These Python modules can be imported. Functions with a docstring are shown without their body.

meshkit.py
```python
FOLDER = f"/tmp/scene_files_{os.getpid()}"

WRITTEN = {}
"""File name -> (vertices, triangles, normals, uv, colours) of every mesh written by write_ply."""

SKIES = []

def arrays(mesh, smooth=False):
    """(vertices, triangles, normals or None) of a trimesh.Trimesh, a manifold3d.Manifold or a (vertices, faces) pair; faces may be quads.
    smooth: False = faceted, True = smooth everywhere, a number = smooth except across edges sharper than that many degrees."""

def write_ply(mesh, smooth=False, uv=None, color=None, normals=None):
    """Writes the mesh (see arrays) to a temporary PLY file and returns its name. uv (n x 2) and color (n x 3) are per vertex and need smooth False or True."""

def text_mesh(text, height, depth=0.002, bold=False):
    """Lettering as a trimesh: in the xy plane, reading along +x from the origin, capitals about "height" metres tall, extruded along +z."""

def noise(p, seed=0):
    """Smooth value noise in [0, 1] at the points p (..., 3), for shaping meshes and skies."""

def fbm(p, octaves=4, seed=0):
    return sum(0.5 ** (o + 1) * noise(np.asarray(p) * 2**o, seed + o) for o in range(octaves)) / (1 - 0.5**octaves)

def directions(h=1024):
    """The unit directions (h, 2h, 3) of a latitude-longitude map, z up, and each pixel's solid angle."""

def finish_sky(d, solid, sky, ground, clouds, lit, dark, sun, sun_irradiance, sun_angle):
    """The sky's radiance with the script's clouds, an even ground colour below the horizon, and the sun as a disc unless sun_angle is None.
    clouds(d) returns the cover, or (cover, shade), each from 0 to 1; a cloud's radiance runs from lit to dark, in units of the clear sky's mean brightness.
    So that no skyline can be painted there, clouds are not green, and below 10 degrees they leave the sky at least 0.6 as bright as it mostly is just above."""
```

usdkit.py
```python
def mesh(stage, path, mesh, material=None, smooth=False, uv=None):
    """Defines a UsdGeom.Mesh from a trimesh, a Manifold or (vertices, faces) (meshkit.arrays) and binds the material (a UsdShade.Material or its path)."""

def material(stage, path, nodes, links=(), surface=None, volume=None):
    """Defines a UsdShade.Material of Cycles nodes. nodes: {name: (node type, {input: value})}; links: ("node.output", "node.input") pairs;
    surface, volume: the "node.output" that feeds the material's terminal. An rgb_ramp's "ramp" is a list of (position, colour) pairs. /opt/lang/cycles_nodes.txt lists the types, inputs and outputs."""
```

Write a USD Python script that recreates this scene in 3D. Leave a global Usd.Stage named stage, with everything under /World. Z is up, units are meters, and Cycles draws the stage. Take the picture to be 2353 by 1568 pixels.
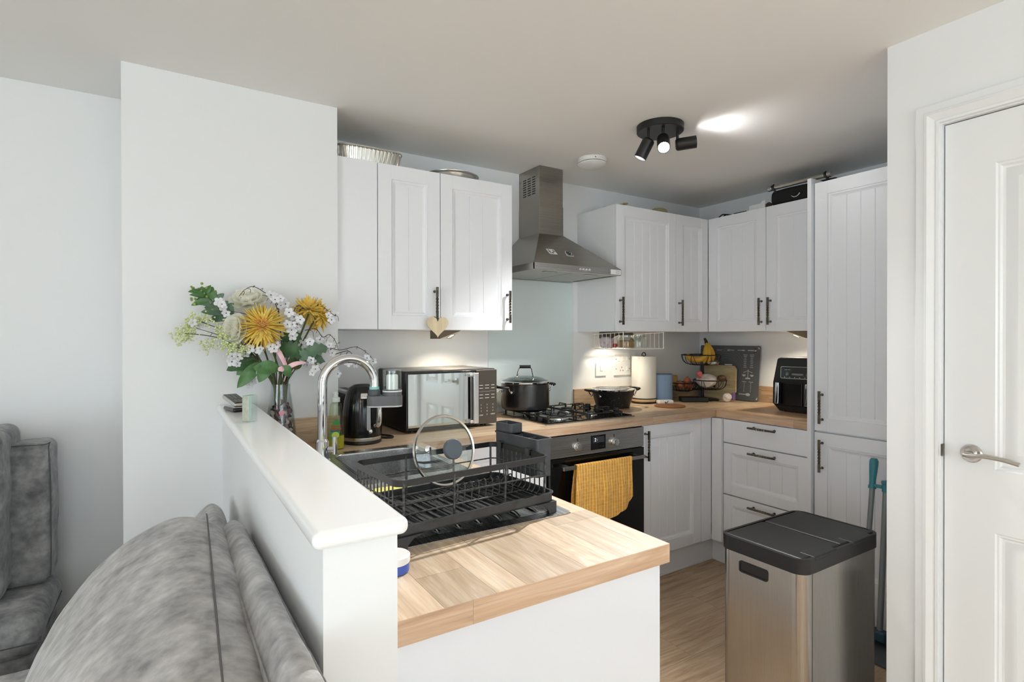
import math, random
import numpy as np, trimesh, manifold3d as m3, usdkit, meshkit
from shapely.geometry import Polygon, Point, box as sbox
from shapely import affinity
from pxr import Usd, UsdGeom, UsdLux, Gf, Sdf, UsdShade
stage = Usd.Stage.CreateInMemory()
UsdGeom.Xform.Define(stage, '/World')
rng = np.random.default_rng(7)
PI = math.pi

# ------------------------------------------------------------------ camera, light, exposure
cam = UsdGeom.Camera.Define(stage, '/World/camera')
YAW, PITCH, ROLL = map(math.radians, (32.20, 0.30, -0.10))
fwd = np.array([math.sin(YAW) * math.cos(PITCH), math.cos(YAW) * math.cos(PITCH), -math.sin(PITCH)])
rgt = np.array([math.cos(YAW), -math.sin(YAW), 0.0]); upv = np.cross(rgt, fwd)
r2, u2 = rgt * math.cos(ROLL) + upv * math.sin(ROLL), -rgt * math.sin(ROLL) + upv * math.cos(ROLL)
cm = np.eye(4); cm[0, :3], cm[1, :3], cm[2, :3], cm[3, :3] = r2, u2, -fwd, (0, -2.644, 1.3154)
cam.AddTransformOp().Set(Gf.Matrix4d(cm.tolist()))
cam.CreateHorizontalApertureAttr(36.0); cam.CreateFocalLengthAttr(36.0 * 1257.9 / 2353); cam.CreateVerticalApertureOffsetAttr(0.0)
cam.CreateClippingRangeAttr(Gf.Vec2f(0.05, 100)); cam.CreateExposureAttr(0.22)

def rect_light(name, pos, to, w, h, power, color=(1, 1, 1)):
    l = UsdLux.RectLight.Define(stage, '/World/' + name)
    l.CreateWidthAttr(w); l.CreateHeightAttr(h); l.CreateIntensityAttr(power); l.CreateColorAttr(Gf.Vec3f(*color))
    z = -np.array(to, float); z /= np.linalg.norm(z)
    x = np.cross([0, 0, 1.0], z); x /= np.linalg.norm(x); y = np.cross(z, x)
    m = np.eye(4); m[0, :3], m[1, :3], m[2, :3], m[3, :3] = x, y, z, pos
    l.AddTransformOp().Set(Gf.Matrix4d(m.tolist())); return l
rect_light('window_daylight', (0.2, -7.28, 1.275), (0, 1, 0), 3.2, 1.85, 2.8, (0.90, 0.955, 1.0))
rect_light('patio_daylight', (-3.68, -3.9, 1.12), (1, 0, 0), 2.4, 2.0, 5.0, (0.91, 0.955, 1.0))
dome = UsdLux.DomeLight.Define(stage, '/World/sky'); dome.CreateIntensityAttr(0.6); dome.CreateColorAttr(Gf.Vec3f(0.75, 0.87, 1.0))
SPOT_W, UNDER_W = 9000.0, 1400.0

# ------------------------------------------------------------------ naming and tagging helpers
used = {}
def numbered(parent, name):
    k = parent + '/' + name; n = used.get(k, 0); used[k] = n + 1
    return k if n == 0 else '%s_%03d' % (k, n)
locs = {}
def tag(p, label=None, cat=None, group=None, kind=None):
    for k, v in (('label', label), ('category', cat), ('group', group), ('kind', kind)):
        if v: p.SetCustomDataByKey(k, v)
GROUPS = {'wall_cabinet': 'white fitted wall cabinets', 'base_cabinet': 'white fitted base cabinets', 'worktop': 'oak worktops', 'upstand': 'oak upstands', 'fridge_magnet': 'magnets on the cooker hood', 'cabinet_light': 'wedge lights under the wall cabinets', 'foil_tray': 'foil trays on the wall cabinets',
    'glass_jar': 'jars in the wire basket', 'onion': 'onions in the lowest fruit bowl', 'chrysanthemum': 'yellow chrysanthemums in the vase', 'peony': 'cream peonies in the vase', 'blossom_branch': 'white blossom twigs in the vase', 'leafy_stem': 'leafy stems in the vase'}
def thing(name, label, cat, loc=(0, 0, 0), rz=0, group=None, kind=None):
    path = numbered('/World', name)
    x = UsdGeom.Xform.Define(stage, path); x.AddTranslateOp().Set(Gf.Vec3d(*map(float, loc)))
    if rz: x.AddRotateZOp().Set(float(rz))
    tag(x.GetPrim(), label, cat, group or GROUPS.get(name), kind); locs[path] = (np.array(loc, float), rz); return path
def root_of(path): return '/'.join(path.split('/')[:3])
def part(parent, name, mesh, mat, smooth=30, label=None, kind=None, local=False):
    """One Mesh prim under parent. Meshes come in world coordinates unless local."""
    if isinstance(mesh, (list, tuple)) and not isinstance(mesh[0], np.ndarray): mesh = cat(*mesh)
    loc, rz = locs.get(root_of(parent), (np.zeros(3), 0))
    if not local and (loc.any() or rz):
        mesh = mesh.copy(); mesh.apply_translation(-loc)
        if rz: mesh.apply_transform(trimesh.transformations.rotation_matrix(-math.radians(rz), [0, 0, 1]))
    path = numbered(parent, name)
    p = usdkit.mesh(stage, path, mesh, mat, smooth=smooth).GetPrim()
    if label or kind: tag(p, label, None, None, kind)
    return path
def single(name, mesh, mat, label, cat_, smooth=30, group=None, kind=None):
    path = numbered('/World', name)
    if isinstance(mesh, (list, tuple)): mesh = cat(*mesh)
    p = usdkit.mesh(stage, path, mesh, mat, smooth=smooth).GetPrim(); tag(p, label, cat_, group or GROUPS.get(name), kind); return path
def struct(name, mesh, mat, smooth=False, label=None):
    path = numbered('/World', name)
    if isinstance(mesh, (list, tuple)): mesh = cat(*mesh)
    p = usdkit.mesh(stage, path, mesh, mat, smooth=smooth).GetPrim(); tag(p, label, None, None, 'structure'); return path
def sthing(name, label=None):
    path = numbered('/World', name); x = UsdGeom.Xform.Define(stage, path); tag(x.GetPrim(), label, None, None, 'structure'); return path

# ------------------------------------------------------------------ mesh helpers
def cat(*ms):
    out = []
    for m in ms: out += list(m) if isinstance(m, (list, tuple)) else [m]
    return trimesh.util.concatenate(out) if len(out) > 1 else out[0]
def T(m, d): m = m.copy(); m.apply_translation(d); return m
def X(m, M): m = m.copy(); m.apply_transform(M); return m
def box(x0, x1, y0, y1, z0, z1):
    m = trimesh.creation.box([abs(x1 - x0), abs(y1 - y0), abs(z1 - z0)]); m.apply_translation([(x0 + x1) / 2, (y0 + y1) / 2, (z0 + z1) / 2]); return m
def rbox(x0, x1, y0, y1, z0, z1, r=.004, k=2, mid=1):
    """Box with rounded edges (k segments per quarter)."""
    c = np.array([x0 + x1, y0 + y1, z0 + z1]) / 2; h = np.abs(np.array([x1 - x0, y1 - y0, z1 - z0])) / 2; r = min(r, h.min() * .999)
    ax = []
    for i in range(3):
        t = np.tan(np.linspace(PI / 4, 0, k + 1)) * r; a = h[i] - r + t
        ax.append(np.unique(np.round(np.concatenate([-a, np.linspace(-(h[i] - r), h[i] - r, mid + 1), a]), 9)))
    vs, fs, n = [], [], 0
    for i in range(3):
        j, l = (i + 1) % 3, (i + 2) % 3
        for s in (-1, 1):
            A, B = np.meshgrid(ax[j], ax[l], indexing='ij'); p = np.zeros(A.shape + (3,)); p[..., i] = s * h[i]; p[..., j] = A; p[..., l] = B
            na, nb = A.shape; ii, jj = np.meshgrid(np.arange(na - 1), np.arange(nb - 1), indexing='ij'); q = (ii * nb + jj).ravel() + n
            f = np.stack([q, q + nb, q + nb + 1, q + 1], 1)
            if s < 0: f = f[:, ::-1]
            vs.append(p.reshape(-1, 3)); fs.append(f); n += na * nb
    v = np.vstack(vs); f = np.vstack(fs); q = np.clip(v, -(h - r), h - r); d = v - q; v = q + d / np.maximum(np.linalg.norm(d, axis=1, keepdims=True), 1e-12) * r
    m = trimesh.Trimesh(v + c, np.vstack([f[:, [0, 1, 2]], f[:, [0, 2, 3]]]), process=False); m.merge_vertices(digits_vertex=7); return m
def lathe(prof, seg=32, at=(0, 0, 0)):
    """prof: (radius, z) points, bottom to top on the outside."""
    p = np.array(prof, float); n = len(p); a = np.arange(seg) * 2 * PI / seg
    v = np.stack([p[:, 0][:, None] * np.cos(a), p[:, 0][:, None] * np.sin(a), np.repeat(p[:, 1][:, None], seg, 1)], -1).reshape(-1, 3)
    f = []
    for i in range(n - 1):
        for j in range(seg):
            k = (j + 1) % seg; f.append((i * seg + j, i * seg + k, (i + 1) * seg + k)); f.append((i * seg + j, (i + 1) * seg + k, (i + 1) * seg + j))
    m = trimesh.Trimesh(v, f, process=False); m.merge_vertices(); m.update_faces(m.nondegenerate_faces()); m.apply_translation(at); return m
def cyl(p0, p1, r, seg=16, r1=None):
    return tube([p0, p1], [r, r if r1 is None else r1], seg)
def tube(pts, r, seg=8, closed=False, twist=None, cap=True, flat=1.0):
    p = np.array(pts, float); n = len(p); r = np.broadcast_to(r, (n,)).astype(float)
    t = np.roll(p, -1, 0) - np.roll(p, 1, 0) if closed else np.gradient(p, axis=0); t /= np.linalg.norm(t, axis=1, keepdims=True) + 1e-12
    u = np.cross(t[0], [0, 0, 1.0] if abs(t[0][2]) < .9 else [1.0, 0, 0]); u /= np.linalg.norm(u); us = []
    for i in range(n):
        u = u - t[i] * (u @ t[i]); u /= np.linalg.norm(u) + 1e-12; us.append(u)
    us = np.array(us); ws = np.cross(t, us); a = np.arange(seg) * 2 * PI / seg
    ang = a[None] + (np.zeros(n) if twist is None else np.asarray(twist))[:, None]
    v = (p[:, None] + r[:, None, None] * (np.cos(ang)[..., None] * us[:, None] + flat * np.sin(ang)[..., None] * ws[:, None])).reshape(-1, 3)
    f = []
    for i in range(n if closed else n - 1):
        i2 = (i + 1) % n
        for j in range(seg):
            k = (j + 1) % seg; f.append((i * seg + j, i * seg + k, i2 * seg + k)); f.append((i * seg + j, i2 * seg + k, i2 * seg + j))
    if cap and not closed:
        v = np.vstack([v, p[0], p[-1]]); c0, c1 = n * seg, n * seg + 1
        for j in range(seg):
            k = (j + 1) % seg; f.append((c0, k, j)); f.append((c1, (n - 1) * seg + j, (n - 1) * seg + k))
    return trimesh.Trimesh(v, f, process=False)
def curve(pts, n=12):
    """Catmull-Rom through the points."""
    p = np.array(pts, float); p = np.vstack([2 * p[0] - p[1], p, 2 * p[-1] - p[-2]]); out = []
    for i in range(1, len(p) - 2):
        for t in np.linspace(0, 1, n, endpoint=False):
            a, b, c, d = p[i - 1:i + 3]; out.append(.5 * (2 * b + (c - a) * t + (2 * a - 5 * b + 4 * c - d) * t * t + (3 * b - a - 3 * c + d) * t ** 3))
    out.append(p[-2]); return np.array(out)
def ext(poly, h):
    ps = getattr(poly, 'geoms', [poly]); return trimesh.util.concatenate([trimesh.creation.extrude_polygon(g, h, engine='earcut') for g in ps])
def frame(o, ex, ey=(0, 0, 1)):
    ex = np.array(ex, float); ex /= np.linalg.norm(ex); ey = np.array(ey, float); ey -= ex * (ex @ ey); ey /= np.linalg.norm(ey)
    M = np.eye(4); M[:3, 0], M[:3, 1], M[:3, 2], M[:3, 3] = ex, ey, np.cross(ex, ey), o; return M
def facing(o, d, up=(0, 0, 1)):
    """Frame whose local z points along d."""
    z = np.array(d, float); z /= np.linalg.norm(z); x = np.cross(up, z)
    if np.linalg.norm(x) < 1e-6: x = np.array([1.0, 0, 0])
    x /= np.linalg.norm(x); M = np.eye(4); M[:3, 0], M[:3, 1], M[:3, 2], M[:3, 3] = x, np.cross(z, x), z, o; return M
def rrect(x0, x1, y0, y1, r, n=4):
    return sbox(x0 + r, y0 + r, x1 - r, y1 - r).buffer(r, quad_segs=n)
FB = lambda x, y, z: frame((x, y, z), (1, 0, 0))      # local frame of something that faces -y
FR = lambda x, y, z: frame((x, y, z), (0, -1, 0))     # faces -x
def text(s, h, depth=.0006, bold=False, center=True):
    m = meshkit.text_mesh(s, h, depth, bold)
    if center: m.apply_translation([-(m.bounds[0][0] + m.bounds[1][0]) / 2, -h / 2, 0])
    return m
def sphere(c, r, sub=2, sc=(1, 1, 1)):
    m = trimesh.creation.icosphere(sub, 1.0); m.apply_scale(np.array(sc) * r); m.apply_translation(c); return m
def lumpy(m, amp, freq, seed=0):
    m = m.copy(); n = m.vertex_normals; m.vertices = m.vertices + n * ((meshkit.fbm(m.vertices * freq, 3, seed) - .5) * 2 * amp)[:, None]; return m

# ------------------------------------------------------------------ materials
L = '/World/Looks/'
UsdGeom.Scope.Define(stage, '/World/Looks')
def s2l(c): return tuple(((x / 255) / 12.92 if x / 255 <= .04045 else ((x / 255 + .055) / 1.055) ** 2.4) for x in c)
def mat(name, rgb, rough=.5, metal=0., bump=None, var=None, **kw):
    """rgb in sRGB 0-255. bump = (scale, strength); var = (scale, second rgb)."""
    c = s2l(rgb); nodes = {'p': ('principled_bsdf', dict(base_color=c, roughness=rough, metallic=metal, **kw))}; links = []
    if bump or var: nodes['tc'] = ('texture_coordinate', {})
    if var:
        nodes['vn'] = ('noise_texture', {'scale': var[0], 'detail': 4.0}); links.append(('tc.object', 'vn.vector'))
        nodes['vr'] = ('rgb_ramp', {'ramp': [(.35, c), (.65, s2l(var[1]))]}); links += [('vn.fac', 'vr.fac'), ('vr.color', 'p.base_color')]
    if bump:
        nodes['bn'] = ('noise_texture', {'scale': bump[0], 'detail': 5.0}); links.append(('tc.object', 'bn.vector'))
        nodes['b'] = ('bump', {'strength': bump[1], 'distance': .002}); links += [('bn.fac', 'b.height'), ('b.normal', 'p.normal')]
    return usdkit.material(stage, L + name, nodes, links, surface='p.BSDF')
def glass(name, rgb=(255, 255, 255), rough=0., ior=1.45):
    return usdkit.material(stage, L + name, {'p': ('principled_bsdf', dict(base_color=s2l(rgb), roughness=rough, ior=ior, transmission_weight=1.0))}, surface='p.BSDF')
def pane(name, tint=(255, 255, 255), gloss=(1, 1, 1), rough=.02, ior=1.5):
    return usdkit.material(stage, L + name, {'t': ('transparent_bsdf', {'color': s2l(tint)}), 'g': ('glossy_bsdf', {'color': gloss, 'roughness': rough}), 'f': ('layer_weight', {'blend': .5}), 'pw': ('math', {'math_type': 'power', 'value2': 3.5}), 'ma': ('math', {'math_type': 'multiply_add', 'value2': .55, 'value3': .045 * ior / 1.5}), 'm': ('mix_closure', {})},
        [('f.facing', 'pw.value1'), ('pw.value', 'ma.value1'), ('ma.value', 'm.fac'), ('t.BSDF', 'm.closure1'), ('g.BSDF', 'm.closure2')], surface='m.closure')
def emit(name, rgb, strength):
    return usdkit.material(stage, L + name, {'e': ('emission', {'color': s2l(rgb), 'strength': strength})}, surface='e.emission')
def wood(name, along, lo, mid_, hi, rough=.42, grain=22.0, dark=.35, spread=.5):
    """Boards: grain runs along the axis; every board (prim) has its own tone and offset."""
    sc = [grain] * 3; sc['xyz'.index(along)] = grain * .13; fine = [230.] * 3; fine['xyz'.index(along)] = 7.
    nodes = {'g': ('geometry', {}), 'oi': ('object_info', {}), 'off': ('vector_math', {'math_type': 'scale', 'vector1': (37., 53., 71.)}), 'add': ('vector_math', {'math_type': 'add'}),
        'm1': ('mapping', {'scale': tuple(sc)}), 'n1': ('noise_texture', {'scale': 1.0, 'detail': 4.0, 'distortion': 2.4, 'roughness': .6}), 'm2': ('mapping', {'scale': tuple(fine)}), 'n2': ('noise_texture', {'scale': 1.0, 'detail': 3.0}),
        'r1': ('rgb_ramp', {'ramp': [(.28, s2l(lo)), (.5, s2l(mid_)), (.72, s2l(hi))]}), 'r2': ('rgb_ramp', {'ramp': [(.35, (1 - dark,) * 3), (.6, (1, 1, 1))]}),
        'mul': ('mix_color', {'blend_type': 'multiply', 'fac': .55}), 'mr': ('map_range', {'from_min': 0., 'from_max': 1., 'to_min': 1 - spread * .55, 'to_max': 1 + spread * .25}), 'hv': ('hsv', {'saturation': 1.0}),
        'b': ('bump', {'strength': .12, 'distance': .001}), 'p': ('principled_bsdf', {'roughness': rough})}
    links = [('oi.random', 'off.scale'), ('g.position', 'add.vector1'), ('off.vector', 'add.vector2'), ('add.vector', 'm1.vector'), ('add.vector', 'm2.vector'), ('m1.vector', 'n1.vector'), ('m2.vector', 'n2.vector'),
        ('n1.fac', 'r1.fac'), ('n2.fac', 'r2.fac'), ('r1.color', 'mul.a'), ('r2.color', 'mul.b'), ('mul.result', 'hv.color'), ('oi.random', 'mr.value'), ('mr.result', 'hv.value'), ('hv.color', 'p.base_color'), ('n2.fac', 'b.height'), ('b.normal', 'p.normal')]
    return usdkit.material(stage, L + name, nodes, links, surface='p.BSDF')
def brushed(name, rgb, rough=.3, axis='x', amt=.08, aniso=.5):
    sc = [900.] * 3; sc['xyz'.index(axis)] = 3.
    nodes = {'g': ('texture_coordinate', {}), 'm': ('mapping', {'scale': tuple(sc)}), 'n': ('noise_texture', {'scale': 1., 'detail': 2.}), 'mr': ('map_range', {'from_min': .3, 'from_max': .7, 'to_min': rough - amt, 'to_max': rough + amt}),
        'r': ('rgb_ramp', {'ramp': [(.3, tuple(.96 * x for x in s2l(rgb))), (.7, s2l(rgb))]}), 'p': ('principled_bsdf', {'metallic': 1.})}
    return usdkit.material(stage, L + name, nodes, [('g.object', 'm.vector'), ('m.vector', 'n.vector'), ('n.fac', 'mr.value'), ('n.fac', 'r.fac'), ('r.color', 'p.base_color'), ('mr.result', 'p.roughness')], surface='p.BSDF')

WALL = mat('wall_paint', (239, 240, 241), .75, bump=(180, .05))
CEIL = mat('ceiling_paint', (247, 246, 244), .85, bump=(120, .05))
GLOSSW = mat('gloss_white', (240, 241, 242), .22)
SILLW = mat('sill_white', (250, 251, 252), .16)
CABW = mat('cabinet_white', (242, 243, 247), .38)
CARC = mat('carcass_white', (242, 243, 245), .45)
PANELW = mat('panel_white', (236, 239, 246), .35)
DARKGAP = mat('dark_gap', (40, 38, 36), .8)
OAKY = wood('oak_along_y', 'y', (200, 172, 142), (220, 196, 168), (236, 219, 196), dark=.26, spread=.42)
OAKX = wood('oak_along_x', 'x', (192, 160, 128), (214, 186, 154), (230, 208, 178), dark=.25, spread=.4)
OAKR = wood('oak_right_run', 'y', (176, 138, 104), (204, 168, 132), (226, 196, 160), dark=.28, spread=.5)
EDGEX = wood('oak_edge_x', 'x', (194, 158, 128), (210, 176, 146), (224, 196, 168), dark=.2, spread=.3)
EDGEY = wood('oak_edge_y', 'y', (194, 158, 128), (210, 176, 146), (224, 196, 168), dark=.2, spread=.3)
FLOORM = wood('floor_laminate', 'x', (172, 144, 114), (202, 174, 142), (220, 198, 170), .45, grain=14., dark=.25, spread=.2)
STEELX = brushed('steel_brushed_x', (176, 174, 170), .3, 'x')
STEELZ = brushed('steel_brushed_z', (166, 162, 156), .24, 'z', .025)
STEELH = brushed('steel_hood', (166, 162, 154), .26, 'x', .03)
SINKS = brushed('sink_steel', (196, 198, 200), .28, 'y')
CHROME = mat('chrome', (226, 228, 230), .06, 1.)
SATIN = mat('satin_nickel', (196, 193, 188), .22, 1.)
PEWTER = mat('pewter', (128, 122, 114), .3, 1., var=(60, (92, 87, 80)))
BLACKP = mat('black_plastic', (15, 15, 16), .45)
BLACKG = mat('black_gloss', (9, 9, 10), .08)
BLACKM = mat('black_matt_metal', (22, 22, 23), .42)
BLACKS = mat('black_soft', (17, 17, 18), .8, bump=(300, .3))
IRON = mat('cast_iron', (20, 20, 21), .45, bump=(200, .2))
GREYP = mat('charcoal_plastic', (62, 64, 68), .45, var=(25, (74, 77, 82)))
RACKP = mat('rack_plastic', (42, 43, 45), .42, var=(40, (56, 58, 61)))
RACKW = mat('rack_wire', (24, 24, 25), .35, var=(160, (84, 84, 84)))
WHITEP = mat('white_plastic', (240, 240, 238), .32)
WIREW = mat('white_wire', (244, 242, 236), .35)
GLASSC = glass('clear_glass'); THING = pane('thin_glass', (248, 251, 250)); TINT = pane('lid_glass', (226, 232, 230))
SPLASH = mat('splashback_mint', (226, 237, 237), .12)
SUEDE = None

def suede(name, lo, mid_, hi, sc=9.):
    nodes = {'tc': ('geometry', {}), 'n': ('noise_texture', {'scale': sc, 'detail': 5.0, 'roughness': .58, 'distortion': .15}), 'n3': ('noise_texture', {'scale': 52., 'detail': 5.0}), 'mx': ('mix_float', {'fac': .36}),
        'r': ('rgb_ramp', {'ramp': [(.34, s2l(lo)), (.5, s2l(mid_)), (.64, s2l(hi))]}), 'b': ('bump', {'strength': .3, 'distance': .003}), 'p': ('principled_bsdf', {'roughness': .85, 'sheen_weight': .25, 'sheen_roughness': .4})}
    return usdkit.material(stage, L + name, nodes, [('tc.position', 'n.vector'), ('tc.position', 'n3.vector'), ('n.fac', 'mx.a'), ('n3.fac', 'mx.b'), ('mx.result', 'r.fac'), ('r.color', 'p.base_color'), ('n3.fac', 'b.height'), ('b.normal', 'p.normal')], surface='p.BSDF')
SUEDE = suede('grey_suede', (128, 126, 126), (170, 168, 167), (200, 198, 197), 15.)
SUEDED = suede('dark_suede', (96, 96, 98), (132, 132, 133), (164, 163, 163), 14.)

# ------------------------------------------------------------------ room shell
ZC, XR, ZW = 2.257, 3.279, 0.897
fl = sthing('floor')
part(fl, 'subfloor', box(-3.7, 3.4, -7.3, .1, -.12, -.004), FLOORM, False)
yy = .02; row = 0
while yy > -7.2:
    off = (row * 0.43) % 1.28; x = -3.7 - off
    while x < 3.4:
        a, b = max(x, -3.7), min(x + 1.28, 3.4)
        if b - a > .02: part(fl, 'plank', box(a + .0006, b - .0006, yy - .192 + .0006, yy - .0006, -.004, 0), FLOORM, False)
        x += 1.28
    yy -= .192; row += 1
struct('ceiling', box(-3.8, 3.4, -7.4, .1, ZC, ZC + .1), CEIL)
struct('wall_back', box(-3.8, 3.4, 0, .1, 0, ZC), WALL)
struct('wall_chimney', box(-.129, .591, -.369, 0, 0, ZC), WALL)
struct('wall_right', box(XR, 3.4, -1.9, 0, 0, ZC), WALL)
struct('wall_return', box(1.984, 3.4, -1.886, -1.786, 0, ZC), WALL)
DY0, DY1, DZ = -1.934, -2.700, 1.960
struct('wall_door', cat(box(1.984, 2.084, DY0 + .02, -1.886, 0, ZC), box(1.984, 2.084, -7.3, DY1 - .02, 0, ZC), box(1.984, 2.084, DY1 - .02, DY0 + .02, DZ + .02, ZC)), WALL)
struct('wall_rear', cat(box(-3.8, 2.1, -7.4, -7.2, 0, .35), box(-3.8, 2.1, -7.4, -7.2, 2.2, ZC), box(-3.8, -1.4, -7.4, -7.2, .35, 2.2), box(1.8, 2.1, -7.4, -7.2, .35, 2.2)), WALL)
struct('wall_left', cat(box(-3.8, -3.6, -7.4, -5.1, 0, ZC), box(-3.8, -3.6, -2.7, .1, 0, ZC), box(-3.8, -3.6, -5.1, -2.7, 2.15, ZC), box(-3.8, -3.6, -5.1, -2.7, 0, .1)), WALL)
struct('wall_half', box(.170, .271, -1.912, -.369, 0, 1.048), WALL)
struct('trim_1', rbox(.152, .279, -1.940, -.369, 1.048, 1.072, .0105, 3), SILLW, 30, 'white gloss sill capping the half wall')
for n, args in (('window_1', (FB(-1.4, -7.22, .35), 3.2, 1.85)), ('window_2', (frame((-3.62, -5.1, .1), (0, 1, 0)), 2.4, 2.05))):
    w_ = sthing(n); M, w, h = args
    part(w_, 'window_frame', [X(m, M) for m in (box(0, w, 0, .06, -.06, 0), box(0, w, h - .06, h, -.06, 0), box(0, .06, 0, h, -.06, 0), box(w - .06, w, 0, h, -.06, 0), box(w / 2 - .03, w / 2 + .03, 0, h, -.06, 0))], GLOSSW, False)
    for a, b in ((.06, w / 2 - .03), (w / 2 + .03, w - .06)): part(w_, 'pane', X(box(a, b, .06, h - .06, -.035, -.03), M), THING, False)
for n, m in (('back', cat(box(-3.6, -.129, -.015, 0, 0, .1), box(-.144, -.129, -.384, 0, 0, .1), box(-.129, .170, -.384, -.369, 0, .1))), ('partition', box(1.969, 1.984, -7.2, -2.78, 0, .1)), ('half', box(.155, .170, -1.912, -.384, 0, .1))):
    struct('baseboard_' + n, m, GLOSSW)

# door: moulded four-panel leaf, lining, architrave, lever
def rings_mesh(rect, rings, last=True):
    """Mitred moulding inside a rectangle (local xy, depth z): rings of (inset, depth)."""
    x0, x1, y0, y1 = rect; v, f = [], []
    for i, d in rings: v += [(x0 + i, y0 + i, d), (x1 - i, y0 + i, d), (x1 - i, y1 - i, d), (x0 + i, y1 - i, d)]
    for k in range(len(rings) - 1):
        for j in range(4):
            a, b = 4 * k + j, 4 * k + (j + 1) % 4; f += [(a, b, b + 4), (a, b + 4, a + 4)]
    n = 4 * (len(rings) - 1)
    if last: f += [(n, n + 1, n + 2), (n, n + 2, n + 3)]
    return trimesh.Trimesh(np.array(v, float), f, process=False)
d1 = sthing('door_1', 'white moulded panel door with satin lever handle')
MD = FR(2.000, DY0 - .003, .006); dw, dh = .757, 1.951
rects = [(.120, .345, .135, .755), (.412, .637, .135, .755), (.120, .345, .935, 1.815), (.412, .637, .935, 1.815)]
rects = [(a, b, c - .006, d - .006) for a, b, c, d in rects]
face = sbox(0, 0, dw, dh)
for a, b, c, d in rects: face = face.difference(sbox(a, c, b, d))
leaf = [T(ext(face, .010), (0, 0, -.010)), box(0, dw, 0, dh, -.040, -.014)]
leaf += [rings_mesh(r, [(0, 0), (.004, -.004), (.009, -.0045), (.014, -.010), (.02, -.011), (.048, -.002), (.05, -.002)]) for r in rects]
part(d1, 'door_leaf', [X(m, MD) for m in leaf], GLOSSW, 20)
arch_prof = [(0, 0), (0, .010), (.004, .013), (.024, .014), (.026, .018), (.034, .020), (.050, .012), (.053, .010), (.055, .013), (.062, .012), (.062, 0)]
def sweep_frame(prof, y0, y1, z1, M):
    """Mitred three-sided architrave; profile (outward offset from the opening reversed)."""
    v, f = [], []; n = len(prof); W = .066
    for (a, d) in prof:
        o = W - a
        v.append([(y0 - o, 0, d), (y0 - o, z1 + o, d), (y1 + o, z1 + o, d), (y1 + o, 0, d)])
    v = np.array(v).reshape(-1, 3)
    for i in range(n - 1):
        for j in range(3):
            a, b, c, e = i * 4 + j, i * 4 + j + 1, (i + 1) * 4 + j + 1, (i + 1) * 4 + j; f += [(a, b, c), (a, c, e)]
    m = trimesh.Trimesh(v, f, process=False); m.invert(); m.apply_transform(M); return m
MA = FR(1.984, DY0, 0)
part(d1, 'architrave', sweep_frame(arch_prof, 0, -(DY1 - DY0), DZ, MA), GLOSSW, 25)
part(d1, 'door_lining', [box(1.984, 2.084, DY0, DY0 + .02, 0, DZ + .02), box(1.984, 2.084, DY1 - .02, DY1, 0, DZ + .02), box(1.984, 2.084, DY1, DY0, DZ, DZ + .02), box(2.042, 2.062, DY0 - .012, DY0, 0, DZ), box(2.042, 2.062, DY1, DY0, DZ - .012, DZ)], GLOSSW, False)
hz, hy = .974, -2.004
part(d1, 'latch_plate', box(1.9835, 1.999, DY0 - .0035, DY0 + .001, hz - .018, hz + .018), PEWTER, False, 'dark latch plate')
hd = part(d1, 'door_handle', X(lathe([(0, 0), (.0265, 0), (.0265, .005), (.023, .009), (.016, .0095), (.013, .012), (.010, .016), (.010, .045), (0, .045)], 40), facing((2.000, hy, hz), (-1, 0, 0))), SATIN, 30, 'satin metal lever handle')
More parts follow.
